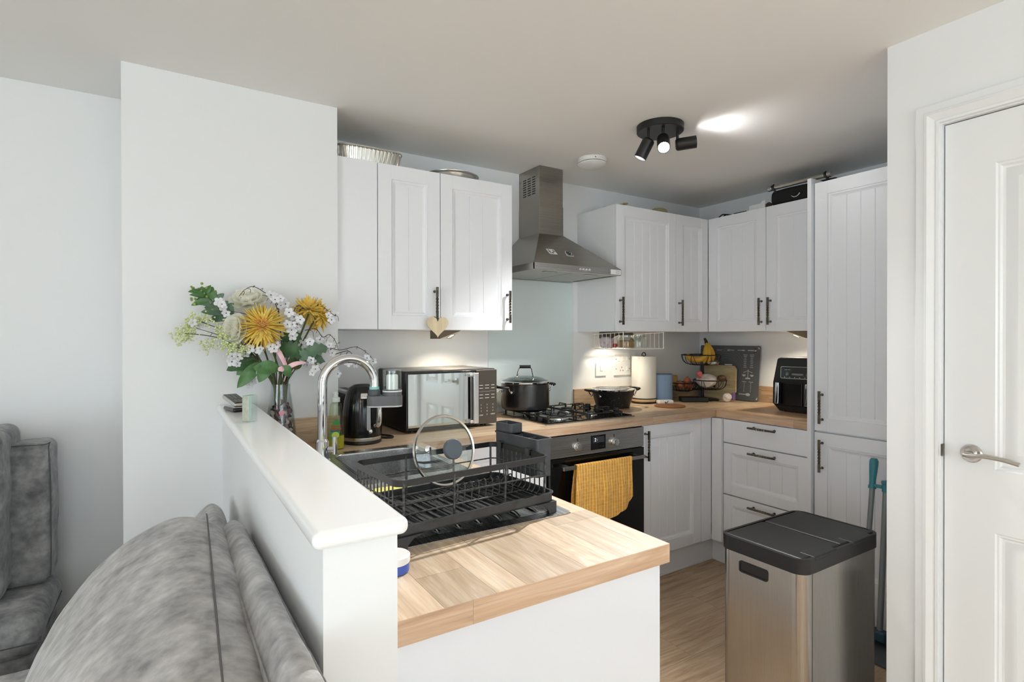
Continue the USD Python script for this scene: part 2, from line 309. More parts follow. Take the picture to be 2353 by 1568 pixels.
lev = curve([(1.956, hy + .004, hz), (1.953, hy - .012, hz), (1.952, hy - .045, hz + .004), (1.955, hy - .085, hz + .001), (1.957, hy - .118, hz - .006)], 8)
part(hd, 'lever', tube(lev, np.linspace(.0095, .0085, len(lev)), 14, flat=.75), SATIN, 60)

# ------------------------------------------------------------------ fitted kitchen
ZB, ZT, DWALL = 1.353, 2.073, .3463
def front_mesh(w, h, planks, stile=.062, g=.0015, rails=True):
    """Cabinet front: stiles, rails, ogee moulding and a grooved panel; front face at z = 0 (local)."""
    ms = []; x0, x1, y0, y1 = g, w - g, g, h - g; t = .019; e = .0007
    if planks == 0:
        if not rails: return rbox(x0, x1, y0, y1, -t, 0, .0015, 1)
        return cat(rbox(x0, x0 + stile - .001, y0, y1, -t, 0, .0012, 1), box(x0 + stile - .003, x1 - stile + .003, y0, y1, -t, -e), rbox(x1 - stile + .001, x1, y0, y1, -t, 0, .0012, 1))
    s = stile
    ms += [rbox(x0, x0 + s - .0004, y0, y1, -t, 0, .0012, 1), rbox(x1 - s + .0004, x1, y0, y1, -t, 0, .0012, 1), box(x0 + s - .002, x1 - s + .002, y0, y0 + s, -t, -e), box(x0 + s - .002, x1 - s + .002, y1 - s, y1, -t, -e)]
    rr = (x0 + s, x1 - s, y0 + s, y1 - s); last = .021
    ms.append(rings_mesh(rr, [(0, -e), (.0022, -.0045), (.008, -.005), (.0155, -.0100), (last, -.0115)], False))
    a, b, c, d = rr[0] + last, rr[1] - last, rr[2] + last, rr[3] - last
    pr = [(a, -.0115)]
    for i in range(1, planks):
        x = a + (b - a) * i / planks; pr += [(x - .0026, -.0115), (x, -.0150), (x + .0026, -.0115)]
    pr.append((b, -.0115)); v, f = [], []
    for x, z in pr: v += [(x, c, z), (x, d, z)]
    for i in range(len(pr) - 1): k = 2 * i; f += [(k, k + 2, k + 3), (k, k + 3, k + 1)]
    ms.append(trimesh.Trimesh(np.array(v), f, process=False)); ms.append(box(x0 + .004, x1 - .004, y0 + .004, y1 - .004, -t, -.0158))
    return cat(*ms)
def handle_mesh():
    n = 49; s = np.linspace(-.0785, .0785, n); tw = np.interp(s, [-.0785, -.036, .036, .0785], [PI / 4, PI / 4, PI / 4 + 2.5 * PI, PI / 4 + 2.5 * PI])
    bar = tube(np.stack([np.zeros(n), s, np.full(n, .030)], 1), .0066, 4, twist=tw)
    return cat(bar, cyl((0, -.060, 0), (0, -.060, .030), .0042, 10), cyl((0, .060, 0), (0, .060, .030), .0042, 10), cyl((0, -.060, 0), (0, -.060, .003), .0065, 10), cyl((0, .060, 0), (0, .060, .003), .0065, 10))
HANDLE = handle_mesh(); R90 = trimesh.transformations.rotation_matrix(PI / 2, [0, 0, 1])
def front(th, name, M, w, h, planks, handle=None, horiz=False, **kw):
    p = part(th, name, X(front_mesh(w, h, planks, **kw), M), CABW, 18)
    if handle is not None:
        m = X(HANDLE, R90) if horiz else HANDLE
        part(p, 'handle', X(T(m, (handle[0], handle[1], 0)), M), PEWTER, 25, 'twisted pewter bar handle')
    return p
HZ = .115
def wall_cab(label, x0, x1, planks, hx=None, group=None):
    t = thing('wall_cabinet', label, 'kitchen cabinet', (x0, 0, ZB), group=group)
    part(t, 'carcass', rbox(x0 + .0005, x1 - .0005, -DWALL + .0205, -.0005, ZB, ZT, .001, 1), CARC)
    front(t, 'door', FB(x0, -DWALL, ZB), x1 - x0, ZT - ZB, planks, None if hx is None else (hx, HZ), rails=planks > 0)
    return t
wall_cab('plain white flat panel wall unit next to the chimney breast, left of the grooved doors', .5915, .7668, 0)
wall_cab('white wall cabinet with a narrow two-board door from which the wooden heart hangs', .7668, 1.0606, 2, .264)
wall_cab('white wall cabinet with a three-board door just left of the extractor hood', 1.0606, 1.450, 3, .358)
wall_cab('white wall cabinet with a wide five-board door just right of the extractor hood', 2.142, 2.6325, 5, .026)
t = wall_cab('white corner wall cabinet with the narrowest two-board door, beside the inner corner', 2.6325, 2.931, 2, .025)
XW = XR - DWALL
for lab, y0, y1, hx in (('white wall cabinet on the right wall nearest the corner, over the grey pastry board', -.3463, -.745, .372), ('white wall cabinet on the right wall between its neighbour and the tall larder unit', -.745, -1.140, .030)):
    t = thing('wall_cabinet', lab, 'kitchen cabinet', (XR, y0, ZB))
    part(t, 'carcass', rbox(XW + .0205, XR - .0005, y1 + .0005, y0 - .0005 - (.022 if y0 > -.4 else 0), ZB, ZT, .001, 1), CARC)
    front(t, 'door', FR(XW, y0, ZB), y0 - y1, ZT - ZB, 3, (hx, HZ))
# tall housing
t = thing('tall_cabinet', 'tall white larder unit with two grooved doors and a side panel at the right wall', 'tall cabinet', (2.98, -1.46, 0))
part(t, 'side_panel', rbox(2.655, XR - .0005, -1.1635, -1.1435, 0, 2.092, .0012, 1), CABW)
part(t, 'carcass', box(2.699, XR - .001, -1.770, -1.1645, .005, 2.068), CARC, False)
FT = 2.6785
front(t, 'door', FR(FT, -1.1655, .862), .596, 2.070 - .862, 7, (.040, .117))
front(t, 'door', FR(FT, -1.1655, .150), .596, .856 - .150, 7, (.040, .595))
part(t, 'plinth', box(2.735, 2.750, -1.766, -1.165, .006, .148), CABW, False)
# base units along the back wall
def base_carcass(t, x0, x1, y0, y1): part(t, 'carcass', box(x0, x1, y0, y1, .15, .858), CARC, False)
t = thing('base_cabinet', 'white base cabinet front under the worktop behind the dish rack, left of the oven', 'base cabinet', (1.19, -.29, 0))
base_carcass(t, .872, 1.488, -.56, -.002); front(t, 'door', FB(.872, -.580, .150), .616, .705, 7)
part(t, 'plinth', box(.872, 1.488, -.530, -.515, .002, .148), CABW, False)
t = thing('base_cabinet', 'white base cabinet with a grooved door between the oven and the corner post', 'base cabinet', (2.35, -.29, 0))
base_carcass(t, 2.101, 2.655, -.56, -.002); front(t, 'door', FB(2.1015, -.580, .150), .470, .705, 5, (.024, .600))
part(t, 'corner_filler', rbox(2.573, 2.660, -.580, -.562, .150, .855, .001, 1), CABW)
part(t, 'plinth', [box(1.49, 2.655, -.530, -.515, .012, .148), box(1.49, 2.655, -.533, -.530, .002, .012)], CABW, False)
t = thing('drawer_cabinet', 'white base cabinet with three drawers on the right wall beside the larder unit', 'drawer unit', (2.98, -.87, 0))
part(t, 'carcass', box(2.700, XR - .002, -1.1425, -.562, .15, .858), CARC, False)
part(t, 'corner_post', rbox(2.6625, 2.682, -.646, -.580, .150, .855, .001, 1), CABW)
MDR = lambda z: FR(FT, -.6475, z)
front(t, 'drawer', MDR(.7225), .4905, .1325, 0, (.252, .105), True)
front(t, 'drawer', MDR(.4300), .4905, .2895, 5, (.252, .258), True, stile=.052)
front(t, 'drawer', MDR(.150), .4905, .2765, 5, (.252, .245), True, stile=.052)
part(t, 'plinth', [box(2.738, 2.753, -1.142, -.517, .002, .148), box(2.6555, 2.738, -.530, -.515, .002, .148)], CABW, False)
# peninsula carcass
t = thing('peninsula_cabinet', 'white panelled peninsula carcass under the oak worktop beside the half wall', 'base cabinet', (.56, -1.2, 0))
part(t, 'end_panel', rbox(.2720, .848, -1.862, -1.844, .001, .8585, .001, 1), PANELW)
part(t, 'side_panel', rbox(.830, .848, -1.843, -.602, .12, .8585, .001, 1), CABW)
part(t, 'base', box(.2725, .828, -1.843, -.62, .002, .62), CARC, False)

# worktops: bodies, staves and edging planks
def staves(th, M, rows, a0, a1, along, rnd, cuts=None):
    for i in range(len(rows) - 1):
        u0, u1 = rows[i], rows[i + 1]; p = a0 - (0 if cuts and i in cuts else rnd.uniform(0, .35)); cs = list(cuts[i]) if cuts and i in cuts else []
        while p < a1 - 1e-6:
            q = cs.pop(0) if cs else p + rnd.uniform(.38, .62)
            s, e = max(p, a0), min(q, a1); p = q
            if e - s < .004: continue
            gp = .00035; z0, z1 = ZW - .0025, ZW
            m = box(s + gp, e - gp, u0 + gp, u1 - gp, z0, z1) if along == 'x' else box(u0 + gp, u1 - gp, s + gp, e - gp, z0, z1)
            part(th, 'stave', m, M, False)
rr = random.Random(4); zt = ZW - .0026; zb0 = ZW - .038
wt = thing('worktop', 'oak block worktop along the back wall under the hob and microwave', 'worktop', (1.9, -.3, ZW))
part(wt, 'board', [box(.5925, XR - .001, -.5975, -.001, zb0, zt), box(.272, .5925, -.5975, -.371, zb0, zt)], OAKX, False)
staves(wt, OAKX, np.linspace(-.5975, -.3705, 4), .272, XR - .001, 'x', rr)
staves(wt, OAKX, np.linspace(-.3705, -.001, 5), .5925, XR - .001, 'x', rr)
for a, b in ((.8635, 1.20), (1.20, 1.737), (1.737, 2.167), (2.167, 2.678)): part(wt, 'edge_plank', box(a + .0002, b - .0002, -.5995, -.5977, zb0, ZW), EDGEX, False)
wt = thing('worktop', 'oak block worktop along the right wall under the air fryer', 'worktop', (2.98, -.87, ZW))
part(wt, 'board', box(2.680, XR - .001, -1.1425, -.5985, zb0, zt), OAKR, False)
staves(wt, OAKR, np.linspace(2.680, XR - .001, 8), -1.1425, -.5985, 'y', rr)
for a, b in ((-1.1425, -1.061), (-1.061, -.6)): part(wt, 'edge_plank', box(2.6782, 2.6799, a + .0002, b - .0002, zb0, ZW), EDGEY, False)
wt = thing('worktop', 'pale oak block worktop of the peninsula in front, holding the sink and dish rack', 'worktop', (.56, -1.75, ZW))
SX0, SX1, SY0, SY1 = .318, .816, -1.615, -.620
part(wt, 'board', [box(.272, .861, -1.8725, SY0 + .004, zb0, zt), box(SX1 - .004, .861, SY0 + .004, -.599, zb0, zt), box(.272, SX0 + .004, SY0 + .004, -.599, zb0, zt), box(SX0 + .004, SX1 - .004, SY1 - .004, -.599, zb0, zt)], OAKY, False)
prow = [.272, .362, .456, .515, .646, .7285, .815, .861]
for i in range(len(prow) - 1):
    cuts = {0: [-1.70, SY0 + .002], 1: [-1.752, SY0 + .002], 2: [SY0 + .002], 3: [SY0 + .002], 4: [SY0 + .002], 5: [-1.666, SY0 + .002], 6: [-1.666, -1.2, -.8, -.599]}[i]
    if i == 6: part(wt, 'stave', box(.8165, .861, SY0 + .002, -.599, ZW - .0025, ZW), OAKY, False); cuts = [-1.666, SY0 + .002]
    p = -1.8725
    for q in cuts:
        part(wt, 'stave', box(prow[i] + .0003, prow[i + 1] - .0003, p + .0003, q - .0003, ZW - .0025, ZW), OAKY, False); p = q
for a, b in ((.272, .411), (.411, .863)): part(wt, 'edge_plank', box(a + .0002, b - .0002, -1.8743, -1.8727, zb0, ZW), EDGEX, False)
part(wt, 'edge_plank', box(.8612, .863, -1.8725, -.6, zb0, ZW), EDGEY, False)
# upstands
def ups_run(label, x0, x1, y0, y1, M, n):
    ups = thing('upstand', label, 'upstand', ((x0 + x1) / 2, (y0 + y1) / 2, ZW)); ax = 0 if x1 - x0 > y1 - y0 else 1; rnd = random.Random(n)
    for z0, z1 in ((ZW + .0003, ZW + .052), (ZW + .0523, ZW + .104)):
        lo, hi = ((x0, x1), (y0, y1))[ax]; p = lo
        while p < hi - 1e-6:
            q = min(p + rnd.uniform(.3, .6), hi)
            if hi - q < .06: q = hi
            part(ups, 'stave', box(p + .0003, q - .0003, y0, y1, z0, z1) if ax == 0 else box(x0, x1, p + .0003, q - .0003, z0, z1), M, False); p = q
ups_run('oak upstand strip along the back wall right of the splashback, behind the kitchen roll', 2.103, XR - .020, -.0185, -.0008, OAKX, 1)
ups_run('oak upstand strip along the right wall behind the air fryer', XR - .019, XR - .0008, -1.142, -.0008, OAKR, 2)
ups_run('oak upstand strip along the back wall behind the microwave', .5925, 1.504, -.0185, -.0008, OAKX, 3)
ups_run('short oak upstand strip on the chimney breast behind the glass vase', .272, .5925, -.3885, -.3702, OAKX, 4)
single('splashback', rbox(1.506, 2.100, -.0075, -.0008, ZW + .0004, 1.650, .001, 1), SPLASH, 'pale mint glass splashback panel behind the hob', 'splashback')

# ------------------------------------------------------------------ oven, hob, hood
t = thing('oven', 'built-in stainless oven with black glass door and a yellow towel on its handle', 'oven', (1.797, -.3, 0))
part(t, 'body', box(1.492, 2.098, -.579, -.02, .16, .856), BLACKM, False)
part(t, 'control_panel', rbox(1.493, 2.0965, -.600, -.5795, .752, .853, .0015, 1), STEELX)
part(t, 'door', rbox(1.493, 2.0965, -.603, -.5795, .160, .7485, .003, 2), BLACKG)
p = part(t, 'display', rbox(1.738, 1.833, -.6015, -.5995, .770, .840, .0008, 1), BLACKG)
part(p, 'lcd', box(1.749, 1.823, -.6019, -.6014, .803, .832), mat('lcd_grey', (52, 55, 58), .2), False)
LIT = emit('lcd_lit', (235, 240, 245), 1.1)
part(p, 'lettering', [X(text('2', .016), FB(1.766, -.6019, .818)), X(text(':', .011), FB(1.7785, -.6019, .818)), X(text('-', .004), FB(1.80, -.6014, .784)), X(text('+', .004), FB(1.815, -.6014, .784))], LIT, False)
for kx in (1.656, 1.889):
    k = part(t, 'knob', X(lathe([(0, 0), (.0205, 0), (.0205, .003), (.0185, .004), (.0175, .020), (.0165, .0215), (0, .0218)], 40), facing((kx, -.600, .797), (0, -1, 0))), CHROME, 25, 'round metal control knob')
    part(t, 'marking', [X(ext(rrect(-.003, .003, -.005, .005, .0015), .0004), FB(kx, -.6002, .830)), X(text('0', .007), FB(kx, -.6002, .8215))], BLACKM, False)
hx0, hx1, hzz = 1.536, 2.055, .712
part(t, 'handle', [rbox(hx0, hx1, -.6520, -.6400, hzz - .0085, hzz + .0085, .001, 1), box(1.560, 1.580, -.6405, -.6025, hzz - .007, hzz + .007), box(2.012, 2.032, -.6405, -.6025, hzz - .007, hzz + .007)], STEELX, 25, 'flat steel bar handle')
# towel over the handle
def towel():
    n, m = 42, 60; W = .352; v = []; x0 = 1.607
    for j in range(m):
        s = j / (m - 1)
        for i in range(n):
            a = i / (n - 1); wob = .006 * math.sin(a * 13 + s * 3) + .004 * math.sin(a * 27 + 1 - s * 2)
            fall_f = .205 + .075 * math.sin(a * 2.6 + .35) - .03 * max(0, a - .86) * 6; fall_b = .190
            Lf, Lb, arc = fall_f, fall_b, .024; tot = Lf + Lb + arc; d = s * tot
            if d < Lf: y, z = -.6565, hzz + .0095 - (Lf - d)
            elif d < Lf + arc:
                q = (d - Lf) / arc * PI; y, z = -.646 - .0105 * math.cos(q), hzz + .0095 + .004 * math.sin(q)
            else: y, z = -.6355, hzz + .0095 - (d - Lf - arc)
            drop = max(0, hzz - z); k = min(1, drop / .12)
            x = x0 + a * W + .022 * k * (a - .35) * drop / .2 - .012 * k
            yy = y + (-abs(wob) - .004 * k * (1 + math.sin(a * 9 + 2)) if y < -.646 else min(abs(wob), .006) + .004 * k * math.sin(a * 7)) * k
            v.append((x, min(yy, -.613), z))
    f = []
    for j in range(m - 1):
        for i in range(n - 1): a = j * n + i; f.append((a, a + 1, a + n + 1, a + n))
    v = np.array(v); f = np.array(f); tri = np.vstack([f[:, [0, 1, 2]], f[:, [0, 2, 3]]]); me = trimesh.Trimesh(v, tri, process=False); nv = len(v)
    back = v - me.vertex_normals * .0022; edge = []
    for j in range(m - 1):
        for i in (0, n - 1):
            a, b = j * n + i, (j + 1) * n + i; edge += [(a, b, b + nv), (a, b + nv, a + nv)] if i else [(b, a, a + nv), (b, a + nv, b + nv)]
    for i in range(n - 1):
        for j in (0, m - 1):
            a, b = j * n + i, j * n + i + 1; edge += [(b, a, a + nv), (b, a + nv, b + nv)] if j else [(a, b, b + nv), (a, b + nv, a + nv)]
    return trimesh.Trimesh(np.vstack([v, back]), np.vstack([tri, tri[:, ::-1] + nv, np.array(edge)]), process=False)
TOWEL = usdkit.material(stage, L + 'towel_yellow', {'g': ('geometry', {}), 's': ('separate_xyz', {}), 'mx': ('math', {'math_type': 'multiply', 'value2': 1 / .0165}), 'fx': ('math', {'math_type': 'fraction'}), 'lx': ('math', {'math_type': 'less_than', 'value2': .13}),
    'mz': ('math', {'math_type': 'multiply', 'value2': 1 / .0165}), 'fz': ('math', {'math_type': 'fraction'}), 'lz': ('math', {'math_type': 'less_than', 'value2': .10}), 'lz2': ('math', {'math_type': 'multiply', 'value2': .30}), 'mxx': ('math', {'math_type': 'maximum'}),
    'n': ('noise_texture', {'scale': 45., 'detail': 4.}), 'r': ('rgb_ramp', {'ramp': [(.3, s2l((216, 150, 40))), (.7, s2l((238, 178, 66)))]}), 'mc': ('mix_color', {'b': s2l((250, 232, 190))}), 'w': ('noise_texture', {'scale': 420., 'detail': 2.}), 'b': ('bump', {'strength': .5, 'distance': .002}), 'p': ('principled_bsdf', {'roughness': .9, 'sheen_weight': .15})},
    [('g.position', 's.vector'), ('s.x', 'mx.value1'), ('mx.value', 'fx.value1'), ('fx.value', 'lx.value1'), ('s.z', 'mz.value1'), ('mz.value', 'fz.value1'), ('fz.value', 'lz.value1'), ('lz.value', 'lz2.value1'), ('lx.value', 'mxx.value1'), ('lz2.value', 'mxx.value2'),
     ('g.position', 'n.vector'), ('g.position', 'w.vector'), ('n.fac', 'r.fac'), ('r.color', 'mc.a'), ('mxx.value', 'mc.fac'), ('mc.result', 'p.base_color'), ('w.fac', 'b.height'), ('b.normal', 'p.normal')], surface='p.BSDF')
single('tea_towel', towel(), TOWEL, 'mustard yellow checked tea towel folded over the oven handle', 'tea towel', 60)

t = thing('gas_hob', 'black glass gas hob with steel rim and four burners set in the worktop', 'hob', (1.82, -.31, ZW))
z0 = ZW + .0004; hx = (1.530, 2.110); hyy = (-.526, -.096)
part(t, 'steel_rim', T(ext(rrect(hx[0], hx[1], hyy[0], hyy[1], .010), .0045), (0, 0, z0)), STEELX)
part(t, 'glass_top', T(ext(rrect(hx[0] + .009, hx[1] - .009, hyy[0] + .013, hyy[1] - .006, .006), .004), (0, 0, z0 + .0045)), BLACKG)
zt = z0 + .0085
for bx, by, r in ((1.690, -.392, .050), (1.912, -.392, .026), (1.672, -.196, .036), (1.905, -.196, .038)):
    b = part(t, 'burner', lathe([(0, zt), (r + .012, zt), (r + .010, zt + .003), (r, zt + .005), (r, zt + .012), (r - .003, zt + .013), (0, zt + .013)], 40, (bx, by, 0)), mat('burner_aluminium_%d' % int(r * 1000 + bx * 10), (176, 176, 174), .35, .9), 25, 'ringed aluminium burner')
    part(b, 'flame_slots', [X(box(-.001, .001, r - .001, r + .0012, zt + .007, zt + .0115), trimesh.transformations.rotation_matrix(a, [0, 0, 1]) @ np.eye(4)) .apply_translation((bx, by, 0)) for a in np.linspace(0, 2 * PI, 24, endpoint=False)], BLACKM, False)
    part(b, 'burner_cap', lathe([(0, zt + .013), (r - .006, zt + .013), (r - .005, zt + .017), (r - .010, zt + .019), (0, zt + .0195)], 40, (bx, by, 0)), IRON, 25)
zg = zt + .034
def wire(pts, r=.0032, rad=.012): return tube(pts, r, 8)
def bent(p): return curve(p, 4)
for gx0, gx1 in ((1.553, 1.800), (1.815, 2.030)):
    cx = (gx0 + gx1) / 2; ms = [wire([(gx0, -.505, zg - .012), (gx1, -.505, zg - .012), (gx1, -.115, zg - .012), (gx0, -.115, zg - .012), (gx0, -.505, zg - .012)])]
    for y in (-.392, -.196):
        for x, s in ((gx0, 1), (gx1, -1)): ms.append(wire([(x, y, zt + .002), (x, y, zg - .006), (x + s * .008, y, zg), (cx - s * .030, y, zg), (cx - s * .026, y, zg - .014)]))
        for d in (-1, 1): ms.append(wire([(cx, y + d * .095, zg - .016), (cx, y + d * .090, zg), (cx, y + d * .030, zg), (cx, y + d * .026, zg - .014)]))
    for x in (gx0, gx1):
        for y in (-.505, -.115): ms.append(cyl((x, y, zt), (x, y, zg - .010), .0055, 10))
    part(t, 'pan_support', ms, IRON, 40, 'black wire pan support')
for ky in (-.425, -.345, -.265, -.185):
    part(t, 'control_knob', lathe([(0, zt), (.021, zt), (.020, zt + .004), (.0165, zt + .006), (.0155, zt + .026), (.014, zt + .028), (0, zt + .028)], 28, (2.068, ky, 0)), BLACKP, 30)

t = thing('cooker_hood', 'brushed steel chimney cooker hood above the hob', 'cooker hood', (1.794, 0, 1.65))
cx0, cx1, cyf = 1.712, 1.876, -.206; lx0, lx1, lyf, lz0, lz1, ctz = 1.507, 2.081, -.450, 1.653, 1.685, 1.885
fl_ = part(t, 'flue', rbox(cx0, cx1, cyf, -.001, ctz - .004, 2.045, .002, 1), STEELH)
fu = part(t, 'flue', rbox(cx0 + .002, cx1 - .002, cyf + .002, -.001, 2.044, ZC - .001, .002, 1), STEELH, 30, 'upper flue section with slotted vent')
sl = [box(cx0 + .0012, cx0 + .0024, -.165 + i * .045, -.165 + i * .045 + .030, 2.110 + k * .013, 2.116 + k * .013) for i in range(3) for k in range(8)]
part(fu, 'vent_slots', sl, BLACKM, False)
v = np.array([(lx0, lyf, lz1), (lx1, lyf, lz1), (lx1, -.001, lz1), (lx0, -.001, lz1), (cx0 - .001, cyf - .001, ctz), (cx1 + .001, cyf - .001, ctz), (cx1 + .001, -.001, ctz), (cx0 - .001, -.001, ctz)])
part(t, 'canopy', trimesh.convex.convex_hull(v), STEELH, False)
part(t, 'lip', [box(lx0, lx1, lyf, lyf + .004, lz0, lz1), box(lx0, lx0 + .004, lyf, -.001, lz0, lz1), box(lx1 - .004, lx1, lyf, -.001, lz0, lz1), box(lx0, lx1, -.005, -.001, lz0, lz1)], STEELX, False)
und = part(t, 'underside', [box(lx0 + .004, lx1 - .004, lyf + .004, -.006, lz0 + .008, lz0 + .012), box(lx0 + .004, lx1 - .004, lyf + .004, lyf + .055, lz0 + .001, lz0 + .008), box(lx0 + .004, lx1 - .004, -.04, -.006, lz0 + .001, lz0 + .008)], mat('hood_grey', (196, 198, 194), .45, .3), False)
for i in range(2):
    a = lx0 + .02 + i * .272; fp = part(t, 'grease_filter', rbox(a, a + .262, lyf + .06, -.045, lz0 + .002, lz0 + .008, .001, 1), mat('filter_mesh_%d' % i, (186, 190, 188), .5, .4, bump=(500, .6)), 30)
    part(fp, 'catch', box(a + .09, a + .17, lyf + .062, lyf + .085, lz0 - .001, lz0 + .003), SATIN, False)
for i in range(4): part(t, 'button', X(lathe([(0, 0), (.0068, 0), (.0068, .003), (.0055, .0045), (0, .0047)], 20), facing((1.796 + i * .0205, lyf, (lz0 + lz1) / 2), (0, -1, 0))), CHROME, 30)
st_ = part(t, 'rating_sticker', box(2.005, 2.0785, lyf - .0006, lyf, lz0 + .003, lz1 - .003), WHITEP, False, 'small white printed sticker')
part(st_, 'print', [box(2.040, 2.068, lyf - .0009, lyf - .0005, lz0 + .008 + i * .005, lz0 + .0095 + i * .005) for i in range(4)], mat('print_grey', (150, 152, 154), .6), False)
# magnets on the sloped canopy
cn = np.cross(v[1] - v[0], v[4] - v[0]); cn /= np.linalg.norm(cn)
MC = lambda f, s: frame(v[0] * (1 - f - s * 0) + v[1] * f + (v[4] - v[0]) * s + cn * .0008, v[1] - v[0], v[4] - v[0])
mg = thing('fridge_magnet', 'square white magnet with dark dots on the hood canopy', 'magnet', (1.66, -.34, 1.77))
Mm = MC(.170, .38)
part(mg, 'tile', X(ext(rrect(-.024, .024, -.024, .024, .002), .002), Mm), WHITEP)
part(mg, 'dots', [X(T(ext(Point(0, 0).buffer(.004 + .0015 * (i % 2)), .0005), (-.014 + .014 * (i % 3), -.013 + .013 * (i // 3), .002)), Mm) for i in (0, 1, 3, 5, 6, 8)], BLACKM, False)
mg = thing('fridge_magnet', 'dark teapot shaped magnet outlined in white on the hood canopy', 'magnet', (1.76, -.34, 1.77))
Mm = MC(.365, .36); pot = Point(0, .004).buffer(.016).union(sbox(-.020, -.018, .020, -.012)).union(Polygon([(.012, .0), (.026, .012), (.024, .016), (.010, .010)])).union(Point(0, .021).buffer(.006))
part(mg, 'outline', X(ext(pot.buffer(.003), .0016), Mm), WHITEP); part(mg, 'picture', X(T(ext(pot, .0012), (0, 0, .001)), Mm), mat('magnet_green', (52, 66, 58), .4))

# ------------------------------------------------------------------ lamps
def spot(parent, pos, d, radius, power, color, cone, soft=.5):
    l = UsdLux.SphereLight.Define(stage, numbered(parent, 'lamp')); l.CreateRadiusAttr(radius); l.CreateIntensityAttr(power); l.CreateColorAttr(Gf.Vec3f(*color))
    sh = UsdLux.ShapingAPI.Apply(l.GetPrim()); sh.CreateShapingConeAngleAttr(cone); sh.CreateShapingConeSoftnessAttr(soft)
    loc, _ = locs.get(root_of(parent), (np.zeros(3), 0)); M = facing(np.array(pos) - loc, -np.array(d, float), (0, 0, 1) if abs(d[2]) < .99 * np.linalg.norm(d) else (1, 0, 0))
    l.AddTransformOp().Set(Gf.Matrix4d(M.T.tolist())); return l
def petal_shade(): return usdkit.material(stage, L + 'added_lamp_shade', {'d': ('diffuse_bsdf', {'color': (.8, .8, .78)}), 't': ('translucent_bsdf', {'color': (.8, .78, .72)}), 'm': ('mix_closure', {'fac': .5})}, [('d.BSDF', 'm.closure1'), ('t.BSDF', 'm.closure2')], surface='m.closure')
LAMPF = emit('lamp_face', (255, 255, 255), 30.); LAMPW = emit('lamp_face_warm', (255, 238, 205), 9.)
SCX, SCY = 1.855, -.935
t = thing('ceiling_spotlight', 'black round ceiling spotlight with three tilted heads', 'ceiling light', (SCX, SCY, ZC))
part(t, 'canopy', lathe([(0, -.030), (.098, -.030), (.1015, -.027), (.102, -.001), (0, -.001)], 56, (SCX, SCY, ZC)), BLACKM, 30)
part(t, 'screw', X(lathe([(0, 0), (.004, 0), (.004, .002), (0, .003)], 12), facing((SCX + .075, SCY - .0695, ZC - .012), (.73, -.68, 0))), CHROME)
def head(px, py, d, k, cone, soft, rec=0.):
    d = np.array(d, float); d /= np.linalg.norm(d); top = np.array([px, py, ZC - .030]); j = top - [0, 0, .042]
    h = part(t, 'spot_head', X(lathe([(0, -.012), (.020, -.012), (.0255, -.007), (.027, -.001), (.027, .076), (.0245, .076), (.0245, .066 - rec), (0, .066 - rec)], 32), facing(j + d * .004 + np.array([0, 0, -.006]), d)), BLACKM, 30)
    part(h, 'stem', tube([top, j, j + d * .002 + [0, 0, -.004]], .0062, 10), BLACKM)
    q = j + d * (.072 - rec) + np.array([0, 0, -.006]); part(h, 'bulb', X(lathe([(0, 0), (.0235, 0), (.0225, .003), (0, .004)], 24), facing(q, d)), LAMPF, 30, 'lit lamp face')
    spot(t, q + d * .010, d, .018, SPOT_W * k, (1., .99, .975), cone, soft)
head(SCX - .066, SCY + .006, (-.28, .36, -.885), .6, 32, 1.0, .048)
head(SCX - .030, SCY - .045, (-.50, -.50, -.70), 1.15, 48, 1.0)
head(SCX + .078, SCY - .030, (.68, -.66, .09), .024, 58, 1.0)
t = thing('smoke_alarm', 'white round smoke alarm on the ceiling by the cooker hood', 'smoke alarm', (1.895, -.43, ZC))
part(t, 'base', lathe([(0, -.022), (.072, -.022), (.076, -.018), (.077, -.001), (0, -.001)], 48, (1.895, -.43, ZC)), WHITEP)
part(t, 'gap_ring', lathe([(0, -.027), (.066, -.027), (.066, -.022), (0, -.022)], 48, (1.895, -.43, ZC)), mat('alarm_grey', (150, 150, 148), .6))
part(t, 'cover', lathe([(0, -.046), (.035, -.045), (.060, -.040), (.074, -.031), (.076, -.027), (0, -.027)], 48, (1.895, -.43, ZC)), WHITEP)
part(t, 'indicator', sphere((1.86, -.497, ZC - .012), .003, 1), BLACKM)
t = thing('pendant_lamp', 'white drum pendant lamp added out of view to even the room light', 'ceiling light', (-.4, -4.7, 2.0))  # added lamp behind the camera, evens out ceiling and wall brightness
part(t, 'rose', lathe([(0, -.03), (.045, -.025), (.05, -.001), (0, -.001)], 32, (-.4, -4.7, ZC)), WHITEP); part(t, 'flex', cyl((-.4, -4.7, 1.95), (-.4, -4.7, ZC - .02), .003, 8), WHITEP)
part(t, 'shade', lathe([(.19, 1.80), (.19, 2.04), (.188, 2.04), (.188, 1.80), (.19, 1.80)], 48, (-.4, -4.7, 0)), petal_shade(), 40)
pl = UsdLux.SphereLight.Define(stage, t + '/bulb_light'); pl.CreateRadiusAttr(.05); pl.CreateIntensityAttr(720.); pl.CreateColorAttr(Gf.Vec3f(.98, .98, .97)); pl.AddTranslateOp().Set(Gf.Vec3d(0, 0, -.08))  # fill light inside the added pendant
